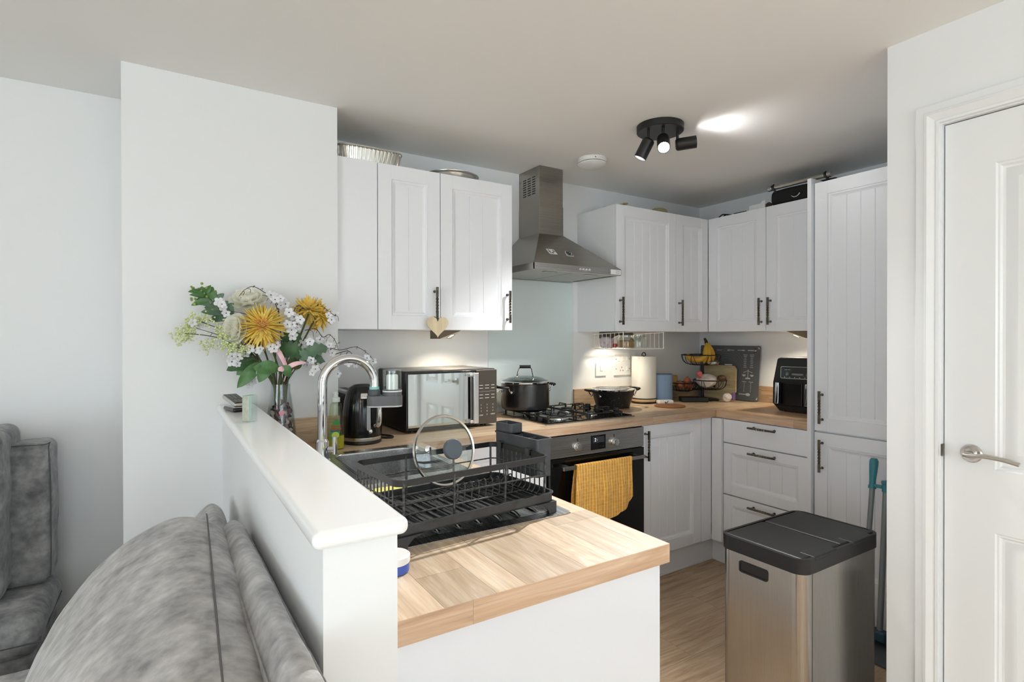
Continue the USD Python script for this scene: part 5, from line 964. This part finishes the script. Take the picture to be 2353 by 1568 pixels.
part(t, 'red_flower', lumpy(sphere((vx - .034, vy - .016, ZW + .118), .0125, 3), .003, 120), mat('flower_red', (176, 44, 74), .6), 60)
hm = X(ext(affinity.scale(Polygon(hp), .19, .24, origin=(0, 0)), .0012), facing((vx - .004, vy - .0455, ZW + .150), (-.08, -1, .06))); part(t, 'pink_heart', hm, mat('heart_pink', (236, 164, 176), .5), 20, 'pink heart on the glass')
STEM = mat('stem_green', (78, 88, 52), .6); STEMD = mat('twig_brown', (82, 66, 56), .7)
mouth = lambda k: np.array([vx + .018 * math.cos(k), vy + .018 * math.sin(k), ZW + .19])
def stem_to(p, k, r=.0022, lean_=.5):
    p = np.array(p, float); m = mouth(k); q = m + [0, 0, .07] + (p - m) * [.12, .12, 0]; return curve([m - [0, 0, .03], m + [0, 0, .03], q, (q + p) / 2 + [0, 0, .01], p], 6)
def petal_tube(c, n, ang, el, ln, w, curl):
    """One strap petal leaving c: azimuth ang about n, elevation el above the flower plane."""
    F = facing(c, n)[:3, :3]; rd = F @ np.array([math.cos(ang), math.sin(ang), 0]); up_ = F[:, 2]; k = 5; pts = []
    for i in range(k):
        s = i / (k - 1); e = el - curl * s; pts.append((pts[-1] if pts else np.array(c, float)) + (rd * math.cos(e) + up_ * math.sin(e)) * ln / (k - 1) * (1 if i else 0))
    wd = w * np.array([.45, .85, 1.0, .9, .35]); return tube(pts, wd, 6, flat=.45)
def chrys(label, c, n, R, key, layers, hollow=False):
    t = thing('chrysanthemum', label, 'flower', c)
    part(t, 'stem', tube(stem_to(np.array(c) - np.array(n) * .012, key, .003), .0032, 8), STEM, 50)
    out = []; inn = []; c = np.array(c, float)
    for cnt, el, ln, curl, inner in layers:
        for i in range(cnt):
            a = 2 * PI * (i + rng.uniform(-.35, .35)) / cnt; m = petal_tube(c, n, a, el + rng.uniform(-.12, .12), R * ln * rng.uniform(.86, 1.1), .0060 if not inner else .0048, curl + rng.uniform(-.15, .2)); (inn if inner else out).append(m)
    part(t, 'outer_petals', out, YEL, 60, None, 'stuff')
    if inn: part(t, 'inner_petals', inn, ORG, 60, 'orange centre petals', 'stuff')
    return t
def petal_mat(name, rgb, rgb2, sc=45., tl=.35):
    return usdkit.material(stage, L + name, {'tc': ('geometry', {}), 'n': ('noise_texture', {'scale': sc, 'detail': 3.}), 'r': ('rgb_ramp', {'ramp': [(.35, s2l(rgb)), (.65, s2l(rgb2))]}), 'd': ('principled_bsdf', {'roughness': .6}), 't': ('translucent_bsdf', {}), 'm': ('mix_closure', {'fac': tl})},
        [('tc.position', 'n.vector'), ('n.fac', 'r.fac'), ('r.color', 'd.base_color'), ('r.color', 't.color'), ('d.BSDF', 'm.closure1'), ('t.BSDF', 'm.closure2')], surface='m.closure')
YEL = petal_mat('petal_yellow', (255, 240, 148), (255, 226, 116), tl=.45); ORG = petal_mat('petal_orange', (255, 226, 150), (255, 212, 130), tl=.45); CREAM = petal_mat('petal_cream', (255, 254, 248), (252, 250, 236), tl=.5)
chrys('large yellow chrysanthemum facing forward in the middle of the bouquet', (.283, -.560, 1.360), (-.16, -.96, .16), .082, .3, [(36, -.12, .98, .35, 0), (38, .10, 1.0, .40, 0), (38, .32, .96, .35, 0), (34, .54, .86, .2, 0), (28, .76, .70, .0, 0), (24, .95, .54, -.2, 1), (18, 1.15, .42, -.4, 1), (10, 1.38, .34, -.4, 1)])
chrys('yellow chrysanthemum turned up and away at the right of the bouquet', (.452, -.487, 1.418), (.10, .42, .90), .078, 1.2, [(26, -.25, .80, .5, 0), (30, .15, .85, .2, 0), (26, .5, .85, -.1, 0), (20, .9, .75, -.2, 1)])
chrys('drooping yellow chrysanthemum at the right edge of the bouquet', (.492, -.470, 1.405), (.72, .20, .38), .072, 1.4, [(26, -.2, .9, .8, 0), (26, .2, .9, .5, 0), (22, .6, .8, .2, 0)])
def cup_petal(c, n, ang, el, ln, w, cup_):
    F = facing(c, n)[:3, :3]; rd = F @ np.array([math.cos(ang), math.sin(ang), 0]); tn = F @ np.array([-math.sin(ang), math.cos(ang), 0]); up_ = F[:, 2]; v = []; f = []; nu, nv = 6, 5; p = np.array(c, float)
    for i in range(nu):
        s = i / (nu - 1); e = el + cup_ * (s - .4); 
        if i: p = p + (rd * math.cos(e) + up_ * math.sin(e)) * ln / (nu - 1)
        ww = w * (.35 + .9 * math.sin(PI * min(s * .62 + .12, 1)))
        for j in range(nv): q = (j / (nv - 1) - .5) * 2; v.append(p + tn * ww * q - (rd * math.sin(e) - up_ * math.cos(e)) * (.22 * w * q * q) * (1 if True else 0) + up_ * (.06 * w * math.sin(5 * q + s * 9)))
    for i in range(nu - 1):
        for j in range(nv - 1): a = i * nv + j; f += [(a, a + 1, a + nv + 1), (a, a + nv + 1, a + nv)]
    return trimesh.Trimesh(np.array(v), f, process=False)
def peony(label, c, n, R, key):
    t = thing('peony', label, 'flower', c); part(t, 'stem', tube(stem_to(np.array(c) - np.array(n) * .010, key), .003, 8), STEM, 50)
    for cnt, el, ln, w in ((7, .15, 1.0, .48), (7, .55, .92, .46), (6, .95, .82, .40), (5, 1.2, .66, .32)):
        part(t, 'petal_ring', [cup_petal(c, n, 2 * PI * (i + rng.uniform(-.2, .2)) / cnt, el, R * ln, R * w, .75) for i in range(cnt)], CREAM, 70)
peony('cream peony at the top of the bouquet behind the large yellow bloom', (.250, -.468, 1.440), (-.2, -.55, .8), .066, 2.0)
peony('cream peony at the left of the large yellow bloom', (.212, -.520, 1.345), (-.80, -.58, .15), .060, 2.6)
peony('small cream peony low at the left under the yellow bloom', (.228, -.492, 1.288), (-.75, -.60, -.1), .040, 3.0)
WHF = petal_mat('petal_white', (250, 250, 252), (244, 244, 248), tl=.25); BCEN = mat('blossom_centre', (58, 50, 54), .6)
def blossom(th, c, r=.0135):
    n = np.array([rng.uniform(-.8, .6), -1, rng.uniform(-.4, .7)]); n /= np.linalg.norm(n); F = facing(c, n); a0 = rng.uniform(0, 2 * PI); ms = []
    for i in range(5):
        a = a0 + i * 2 * PI / 5; m = sphere((0, 0, 0), 1, 1, (r * .55, r * .44, r * .10)); M = trimesh.transformations.rotation_matrix(a, [0, 0, 1]); m.apply_translation((r * .58, 0, r * .12)); m.apply_transform(trimesh.transformations.rotation_matrix(-.25, [0, 1, 0])); m.apply_transform(F @ M); ms.append(m)
    p = part(th, 'blossom', ms, WHF, 60); part(p, 'centre', sphere(np.array(c) + n * r * .12, r * .17, 1), BCEN)
def branch(label, twigs, blooms, key):
    c = np.array(twigs[0][0]); t = thing('blossom_branch', label, 'flower', c)
    part(t, 'stem', tube(stem_to(c, key, .002), .0022, 7), STEMD, 50)
    for tw in twigs:
        p = curve(tw, 6); part(t, 'twig', tube(p, np.linspace(.0017, .0009, len(p)), 6), STEMD, 50)
        for k in range(2, len(p) - 2, 4): 
            d = rng.normal(0, 1, 3) * .35 + [0, 0, -.6]; q = p[k]; part(t, 'side_twig', tube(curve([q, q + d * .014 + [.006, 0, .006], q + d * .026], 4), .0008, 5), STEMD, 50)
    for b in blooms: blossom(t, b, rng.uniform(.0145, .0185))
    for b in blooms[::2]: blossom(t, np.array(b) + rng.normal(0, 1, 3) * [.016, .010, .013], rng.uniform(.011, .016))
BL = [(.321, -.57, 1.451), (.315, -.52, 1.47), (.356, -.5, 1.446), (.158, -.545, 1.421), (.175, -.495, 1.405), (.149, -.57, 1.438), (.071, -.52, 1.37), (.09, -.47, 1.359), (.187, -.545, 1.236), (.215, -.495, 1.225), (.201, -.57, 1.252), (.231, -.52, 1.26), (.272, -.56, 1.273), (.244, -.545, 1.28), (.308, -.57, 1.287), (.318, -.575, 1.278),
    (.363, -.57, 1.366), (.382, -.55, 1.326), (.377, -.56, 1.345), (.393, -.52, 1.394), (.406, -.57, 1.384), (.37, -.56, 1.409), (.441, -.50, 1.297), (.444, -.545, 1.304), (.491, -.495, 1.31), (.505, -.57, 1.289), (.528, -.52, 1.26), (.513, -.47, 1.313), (.448, -.545, 1.233), (.443, -.495, 1.215), (.458, -.57, 1.202), (.549, -.52, 1.18), (.537, -.47, 1.271), (.668, -.51, 1.238), (.696, -.495, 1.222), (.590, -.53, 1.223), (.616, -.52, 1.215), (.253, -.5, 1.163), (.272, -.545, 1.207), (.548, -.495, 1.405), (.521, -.55, 1.386), (.335, -.54, 1.462), (.345, -.53, 1.435)]
y5 = lambda pts, y=-.50: [(a, y + d, b) for (a, b), d in zip(pts, np.linspace(0, -.02, len(pts)))]
branch('curled twig arching over the top of the bouquet with white blossoms', [y5([(.344, 1.409), (.326, 1.456), (.293, 1.483), (.258, 1.50), (.230, 1.486), (.213, 1.464)]), y5([(.344, 1.409), (.337, 1.44), (.312, 1.463), (.286, 1.47)], -.51)], [BL[i] for i in (0, 1, 2, 41, 42)], .2)
branch('twig of white blossoms reaching out at the far left of the bouquet', [y5([(.329, 1.345), (.286, 1.384), (.229, 1.403), (.174, 1.413)]), y5([(.285, 1.236), (.229, 1.298), (.147, 1.329), (.082, 1.351)])], [BL[i] for i in range(3, 8)], 2.2)
branch('twig of white blossoms hanging low at the left over the green leaves', [y5([(.314, 1.203), (.271, 1.213), (.249, 1.174)]), y5([(.32, 1.20), (.26, 1.24), (.20, 1.245)])], [BL[i] for i in (8, 9, 10, 11, 12, 13, 14, 15, 37, 38)], 2.8)
branch('cluster of white blossoms between the two yellow heads', [y5([(.392, 1.386), (.404, 1.434), (.435, 1.432), (.458, 1.408)])], [BL[i] for i in range(16, 22)], .9)
branch('twig with white blossoms arching over the drooping yellow head', [y5([(.419, 1.424), (.451, 1.436), (.49, 1.439), (.522, 1.416), (.543, 1.40)]), y5([(.435, 1.346), (.474, 1.351), (.498, 1.321), (.522, 1.33), (.543, 1.305), (.553, 1.271)])], [BL[i] for i in (22, 23, 24, 25, 26, 27, 32, 39, 40)], .6)
branch('twig of white blossoms hanging low at the right by the pink ribbon', [y5([(.365, 1.194), (.403, 1.209), (.45, 1.235), (.497, 1.189), (.51, 1.167)])], [BL[i] for i in range(28, 32)], .1)
branch('long twig of white blossoms stretching right over the tap', [y5([(.434, 1.232), (.497, 1.28), (.563, 1.271), (.622, 1.282), (.665, 1.258), (.691, 1.229)]), y5([(.546, 1.255), (.596, 1.266), (.616, 1.228)])], [BL[i] for i in range(33, 37)], .4)
def leaf(a, b, w, droop=.02, fold=.25, serr=0):
    a, b = np.array(a, float), np.array(b, float); d = b - a; ln = np.linalg.norm(d); d /= ln; s_ = np.cross(d, [0, -1, .25]); s_ /= np.linalg.norm(s_); n = np.cross(s_, d); N = 10; v = []; f = []
    for i in range(N):
        s = i / (N - 1); c = a + d * ln * s + n * math.sin(PI * s) * ln * .12 + np.array([0, 0, -droop * s * s]); ww = w * (math.sin(PI * min(.06 + s * .94, 1)) ** .75) * (1 + serr * (.28 if i % 2 else -.22)) + .0004
        for q in (-1, -.5, 0, .5, 1): v.append(c + s_ * ww * q + n * (abs(q) * ww * fold))
    for i in range(N - 1):
        for j in range(4): k = i * 5 + j; f += [(k, k + 1, k + 6), (k, k + 6, k + 5)]
    m = trimesh.Trimesh(np.array(v), f, process=False); u = m.copy(); u.vertices = u.vertices - m.vertex_normals * .0006; u.invert(); return cat(m, u)
LEAFD = mat('leaf_dark', (44, 78, 44), .5, var=(40, (62, 98, 56))); LEAFM = mat('leaf_mid', (64, 108, 58), .45, var=(30, (88, 128, 74))); LEAFG = mat('leaf_grey', (102, 128, 104), .55, var=(30, (80, 108, 84))); LEAFO = mat('leaf_olive', (86, 92, 50), .6)
def leafy(label, leaves, key, w=.020):
    c = np.mean([l[0] for l in leaves], 0); t = thing('leafy_stem', label, 'foliage', c); part(t, 'stem', tube(stem_to(c, key), .0024, 7), STEM, 50)
    for a, b, m, k, sr in leaves: part(t, 'leaf', leaf(a, b, w * k, .012, serr=sr), m, 60); part(t, 'leaf_stalk', tube([c, np.array(a)], .0012, 5), STEM)
leafy('dark green leaves under the large yellow flower at the right', [((.345, -.52, 1.285), (.425, -.53, 1.262), LEAFD, 1.5, 1), ((.36, -.50, 1.298), (.421, -.50, 1.346), LEAFD, 1.4, 1), ((.358, -.50, 1.25), (.404, -.51, 1.315), LEAFD, 1.3, 1), ((.373, -.5, 1.217), (.425, -.5, 1.232), LEAFO, 1.2, 0)], .8)
leafy('grey-green lobed leaves pointing right over the tap', [((.420, -.53, 1.258), (.515, -.53, 1.292), LEAFG, 1.15, 1), ((.415, -.52, 1.249), (.505, -.52, 1.239), LEAFG, 1.0, 1), ((.41, -.53, 1.24), (.455, -.535, 1.275), LEAFG, 1.2, 1)], .4)
leafy('fresh green leaves curling over the left side of the vase', [((.334, -.56, 1.206), (.250, -.565, 1.226), LEAFM, 1.2, 0), ((.30, -.56, 1.228), (.268, -.57, 1.175), LEAFM, 1.1, 0), ((.345, -.56, 1.215), (.375, -.56, 1.19), LEAFM, .9, 0), ((.282, -.52, 1.229), (.205, -.52, 1.155), LEAFM, 1.1, 0)], 2.6)
leafy('broad green leaves low at the left behind the white blossoms', [((.271, -.5, 1.236), (.205, -.5, 1.200), LEAFM, 1.2, 0), ((.259, -.48, 1.251), (.189, -.48, 1.262), LEAFD, 1.1, 0), ((.264, -.5, 1.244), (.174, -.5, 1.216), LEAFD, 1.2, 0), ((.285, -.49, 1.282), (.229, -.49, 1.322), LEAFO, 1.0, 0)], 3.0)
t = thing('eucalyptus_sprig', 'grey-green eucalyptus sprig at the upper left of the bouquet', 'foliage', (.157, -.47, 1.418))
ep = curve([(.289, -.47, 1.298), (.204, -.47, 1.368), (.157, -.47, 1.418), (.13, -.47, 1.451), (.103, -.47, 1.477)], 6); part(t, 'stem', tube(np.vstack([stem_to(ep[0], 2.4)[:-1], ep]), .002, 7), STEM, 50)
for i in range(7, len(ep)):
    for s in (-1, 1):
        if i % 2 == 0 or i > 18: q = ep[i]; k = 1.25 - .7 * i / len(ep); dd = np.array([-.020 + s * .030, rng.uniform(-.02, .02), .018 + s * .020]) * k + rng.normal(0, .006, 3); part(t, 'leaf', leaf(q, q + dd * 1.35, .0135 * k, .004), LEAFG if i < 17 else LEAFM, 60)
part(t, 'bud_tip', [sphere(np.array([.105, -.47, 1.465]) + rng.normal(0, 1, 3) * [.020, .008, .024], rng.uniform(.003, .0055), 1) for _ in range(26)], mat('bud_green', (140, 162, 86), .6), 50, None, 'stuff')
t = thing('green_umbel', 'pale green frothy umbels spreading out at the left of the bouquet', 'flower', (.1, -.5, 1.33))
UMB = mat('umbel_green', (204, 214, 146), .7, var=(60, (226, 232, 184))); um = [(.082, -.5, 1.381), (.108, -.5, 1.377), (.066, -.5, 1.341), (.038, -.5, 1.322), (.054, -.5, 1.329), (.154, -.5, 1.345), (.163, -.52, 1.322), (.174, -.53, 1.299), (.121, -.5, 1.292), (.187, -.55, 1.276), (.222, -.55, 1.280), (.057, -.5, 1.358)]
for tw in (y5([(.285, 1.236), (.20, 1.30), (.12, 1.325), (.05, 1.333)], -.49), y5([(.26, 1.25), (.20, 1.33), (.13, 1.36), (.085, 1.378)], -.48), y5([(.28, 1.23), (.23, 1.27), (.175, 1.305)], -.51)): part(t, 'stem', tube(np.vstack([stem_to(tw[0], 2.9)[:-1], curve(tw, 6)]), .0016, 6), STEM, 50)
for c_ in um: part(t, 'umbel', [sphere(np.array(c_) + rng.normal(0, 1, 3) * .0125, rng.uniform(.0022, .0042), 1) for _ in range(46)], UMB, 50, None, 'stuff')
PINK = mat('ribbon_pink', (238, 184, 196), .5, var=(40, (246, 208, 214)))
t = thing('ribbon_bow', 'pink ribbon bow tied to the flower stems above the vase', 'ribbon', (.357, -.55, 1.205))
rk = np.array([.360, -.552, 1.207])
def band(pts, w):
    p = curve(pts, 8); t_ = np.gradient(p, axis=0); t_ /= np.linalg.norm(t_, axis=1, keepdims=True); sd = np.cross(t_, [.15, -1, .2]); sd /= np.linalg.norm(sd, axis=1, keepdims=True); n = len(p); v = []
    for i in range(n): ww = w * (.45 + .55 * math.sin(PI * min(1, .15 + .85 * i / (n - 1)))); v += [p[i] - sd[i] * ww, p[i] + [0, -.003, 0], p[i] + sd[i] * ww]
    f = []
    for i in range(n - 1):
        for k in (0, 1): a = 3 * i + k; f += [(a, a + 1, a + 4), (a, a + 4, a + 3)]
    m = trimesh.Trimesh(np.array(v), f, process=False); b = m.copy(); b.vertices = b.vertices - m.vertex_normals * .0008; b.invert(); return cat(m, b)
part(t, 'loop', band([rk, (.353, -.56, 1.230), (.338, -.562, 1.262), (.334, -.556, 1.270), (.345, -.550, 1.250), (.358, -.548, 1.220), rk + [.002, 0, 0]], .0085), PINK, 60); part(t, 'tail', band([rk, (.375, -.562, 1.218), (.395, -.566, 1.226), (.425, -.560, 1.228)], .0085), PINK, 60); part(t, 'tail', band([rk, (.348, -.566, 1.206), (.338, -.570, 1.208), (.334, -.570, 1.200)], .0095), PINK, 60); part(t, 'knot', lumpy(sphere(rk, .0085, 2), .001, 90), PINK, 60)
part(t, 'tie', tube([rk, rk + [.002, .01, -.02], (.358, -.52, 1.160)], .0022, 6), PINK)
single('flower_stem', [tube(curve([mouth(k) - [0, 0, .05], mouth(k), mouth(k) + [.006 * math.cos(k * 3), -.01, .07], mouth(k) + [.012 * math.cos(k * 3), -.02, .11]], 5), .0033, 7) for k in (.2, 1.1, 2.2, 3.1, 4.0)], STEM, 'bundle of dark green stems at the mouth of the vase', 'stems', 50)

# ------------------------------------------------------------------ sofas
def sweep_prof(prof, y0, y1, r_end, ny=40, amp=.004, fr=9, seed=0, pw=2.2):
    """Cushion with cross-section prof (x, z) along y and domed ends."""
    p = np.array(prof, float); q = curve(np.vstack([p, p[:1]]), 6)[:-1]; c = q.mean(0); ys = y0 + (y1 - y0) * (1 - np.cos(np.linspace(0, PI, ny))) / 2; ls = []
    for y in ys:
        d = min(y - y0, y1 - y) / r_end; k = 1 if d >= 1 else (1 - (1 - d) ** pw) ** (1 / pw); k = max(k, .02)
        half = (q.max(0) - q.min(0)) / 2; off = q - c; f = 1 - (1 - k) * np.minimum(1, r_end / np.maximum(half, 1e-6) * 1.0); ls.append(np.column_stack([c[0] + off[:, 0] * f[0], np.full(len(q), y), c[1] + off[:, 1] * f[1]]))
    m = loft(ls); m.fix_normals(); return lumpy(m, amp, fr, seed)
def inset(prof, k): p = np.array(prof); return p.mean(0) + (p - p.mean(0)) * k
t = thing('recliner_sofa', 'light grey suede recliner sofa seen from its back in the foreground', 'sofa', (-.3, -1.6, 0))
PF = [(.112, .46), (.128, .70), (.130, .82), (.104, .880), (.065, .906), (.015, .913), (-.05, .890), (-.105, .853), (-.158, .800), (-.210, .715), (-.243, .62), (-.250, .50), (-.20, .43), (-.05, .42)]
part(t, 'back_cushion', sweep_prof(PF, -2.46, -1.08, .16, 70, .006, 7, 1), SUEDE, 70)
xs, zs = .062, .9105
part(t, 'piping', tube([(xs + .016 + .028 * (y + 1.13) / .9, y, zs - .0015 - .035 * max(0, (y + 1.24) / .16) ** 2 + 2 * .006 * (meshkit.fbm(np.array([[xs, y, zs]]) * 7, 3, 1)[0] - .5)) for y in np.linspace(-2.40, -1.13, 60)], .0016, 6), mat('seam_grey', (104, 103, 104), .9), 50)
PB = [(.096, .30), (.098, .80), (.104, .858), (.120, .884), (.140, .884), (.154, .862), (.160, .80), (.160, .30)]
ob = sweep_prof(PB, -2.46, -1.155, .06, 60, .003, 12, 2); ob.vertices[:, 2] += .050 * (-1.2 - ob.vertices[:, 1]) / .8 * np.clip((ob.vertices[:, 2] - .3) / .5, 0, 1)
part(t, 'outer_back', ob, SUEDE, 70)
part(t, 'back_cushion', sweep_prof([(x * .40 + .098, z - .085) for x, z in PF], -1.075, -.70, .13, 40, .005, 8, 3), SUEDE, 70)
part(t, 'outer_back', sweep_prof([(x, z - .16) for x, z in PB], -1.165, -.66, .05, 40, .003, 12, 4), SUEDE, 70)
for y0, y1 in ((-2.45, -1.085), (-1.075, -.72)): part(t, 'seat_cushion', lumpy(rbox(-.86, -.215, y0, y1, .27, .455, .06, 4, 8), .008, 6), SUEDE, 60)
part(t, 'base', rbox(-.84, .10, -2.44, -.70, .03, .28, .02, 2), SUEDED, 40)
t = thing('armchair', 'dark grey suede armless seat against the back wall at the left edge', 'sofa', (-.8, -.3, 0))
part(t, 'seat_cushion', lumpy(rbox(-1.30, -.322, -.520, -.10, .365, .492, .050, 5, 10), .006, 8), SUEDED, 60)
part(t, 'seat_border', tube(curve([(-1.28, -.521, .415), (-.37, -.521, .415), (-.328, -.495, .417), (-.3215, -.15, .42)], 8), .0022, 6), mat('seam_dark', (84, 84, 86), .9), 50)
part(t, 'back_cushion', lumpy(X(rbox(-.76, -.333, -.275, -.10, .495, .965, .030, 5, 10), np.eye(4)), .006, 8, 5), SUEDED, 60)
part(t, 'piping', tube(curve([(-.70, -.262, .962), (-.37, -.262, .962), (-.338, -.262, .93), (-.334, -.262, .56), (-.345, -.262, .51)], 8), .0018, 6), mat('seam_dark2', (86, 86, 88), .9), 50)
part(t, 'head_cushion', lumpy(rbox(-1.15, -.432, -.40, -.12, .50, 1.025, .035, 5, 10), .008, 7, 6), SUEDED, 60)
part(t, 'base', rbox(-1.28, -.345, -.490, -.06, .02, .365, .02, 2), SUEDED, 40)

# ------------------------------------------------------------------ bin and dustpan
t = thing('recycling_bin', 'tall brushed steel two-compartment bin with black lid in the kitchen aisle', 'bin', (1.862, -1.566, 0))
X0, X1, Y0, Y1 = 1.624, 2.101, -1.718, -1.414
part(t, 'body', T(ext(rrect(X0 + .004, X1 - .004, Y0 + .004, Y1 - .004, .040, 10), .573), (0, 0, .018)), STEELZ, 30)
part(t, 'base_ring', T(ext(rrect(X0 + .006, X1 - .006, Y0 + .006, Y1 - .006, .038, 8), .018), (0, 0, .0005)), BLACKP, 30)
rm = T(ext(rrect(X0, X1, Y0, Y1, .042, 10).difference(rrect(X0 + .010, X1 - .010, Y0 + .010, Y1 - .010, .034, 10)), .047), (0, 0, .590)); part(t, 'lid_rim', [rm, T(ext(rrect(X0 + .008, X1 - .008, Y0 + .008, Y1 - .008, .034, 10), .034), (0, 0, .592))], BLACKP, 30)
xm = (X0 + X1) / 2
for a, b in ((X0 + .012, xm - .003), (xm + .003, X1 - .012)):
    part(t, 'lid', rbox(a, b, Y0 + .013, Y1 - .012, .618, .6385, .009, 4, 1), BLACKP, 40)
    c_ = (a + b) / 2; part(t, 'pedal_tab', rbox(c_ - .065, c_ + .065, Y0 - .0015, Y0 + .05, .626, .6395, .004, 2), BLACKP, 40)
part(t, 'side_handle', [X(T(ext(rrect(-.052, .052, -.019, .019, .008, 4).difference(rrect(-.047, .047, -.014, .014, .006, 4)), .003), (0, 0, 0)), FR(X0 + .004, -1.546, .548)), X(T(ext(rrect(-.048, .048, -.015, .015, .006, 4), .001), (0, 0, 0)), FR(X0 + .004, -1.546, .548))], BLACKP, 30, 'black recessed handle slot')
part(t, 'panel_seam', box(1.676, 1.6772, Y0 + .0034, Y0 + .0041, .02, .588), BLACKM, False)
t = thing('dustpan_set', 'long-handled dustpan and brush with teal grips behind the bin', 'dustpan', (2.58, -1.5, 0))
TEAL = mat('teal_plastic', (62, 136, 150), .4); POLE = mat('pole_grey', (140, 146, 146), .4, .3)
pa, pb = np.array([2.560, -1.445, .10]), np.array([2.610, -1.458, .660]); 
part(t, 'brush_pole', cyl(pa, pb, .0105, 16), POLE)
gd = (pb - pa) / np.linalg.norm(pb - pa); part(t, 'brush_grip', X(lathe([(0, 0), (.0155, 0), (.0150, .012), (.0125, .016), (.0125, .035), (.0155, .075), (.0172, .105), (.0170, .120), (.011, .131), (0, .133)], 28), facing(pb - gd * .005, gd)), TEAL, 50)
qa, qb = np.array([2.550, -1.515, .055]), np.array([2.612, -1.511, .650])
part(t, 'pan_pole', cyl(qa, qb, .0115, 16), POLE); part(t, 'pan_grip', [X(lathe([(0, 0), (.0150, 0), (.0155, .030), (.018, .040), (.018, .046), (0, .046)], 24), facing(qb, (qb - qa))), rbox(2.592, 2.632, -1.560, -1.500, .686, .697, .004, 2)], TEAL, 40)
part(t, 'clip', rbox(2.604, 2.616, -1.498, -1.462, .662, .676, .003, 2), TEAL, 40)
part(t, 'pan_joint', rbox(2.528, 2.572, -1.545, -1.485, .030, .075, .010, 3), mat('joint_blue', (52, 84, 100), .45), 40)
part(t, 'dustpan', [rbox(2.40, 2.60, -1.640, -1.400, .002, .010, .003, 1), rbox(2.585, 2.60, -1.640, -1.400, .008, .055, .004, 1), rbox(2.42, 2.60, -1.640, -1.632, .008, .040, .003, 1), rbox(2.42, 2.60, -1.408, -1.400, .008, .040, .003, 1)], mat('pan_grey', (92, 97, 102), .5), 30)
part(t, 'brush_head', rbox(2.505, 2.580, -1.470, -1.412, .060, .105, .010, 3), TEAL, 40); part(t, 'bristles', rbox(2.512, 2.574, -1.466, -1.416, .012, .062, .004, 1), BLACKS, 30)
t = thing('bucket', 'dark bucket with a white cloth by the larder unit behind the dustpan', 'bucket', (2.55, -1.69, 0))
part(t, 'bucket', lathe([(0, .002), (.052, .002), (.066, .16), (.069, .162), (.065, .162), (.050, .008), (0, .008)], 32, (2.600, -1.700, 0)), BLACKP, 30)
part(t, 'cloth', lumpy(sphere((2.600, -1.700, .160), .052, 3, (1, 1, .5)), .010, 40), WHITEP, 60)
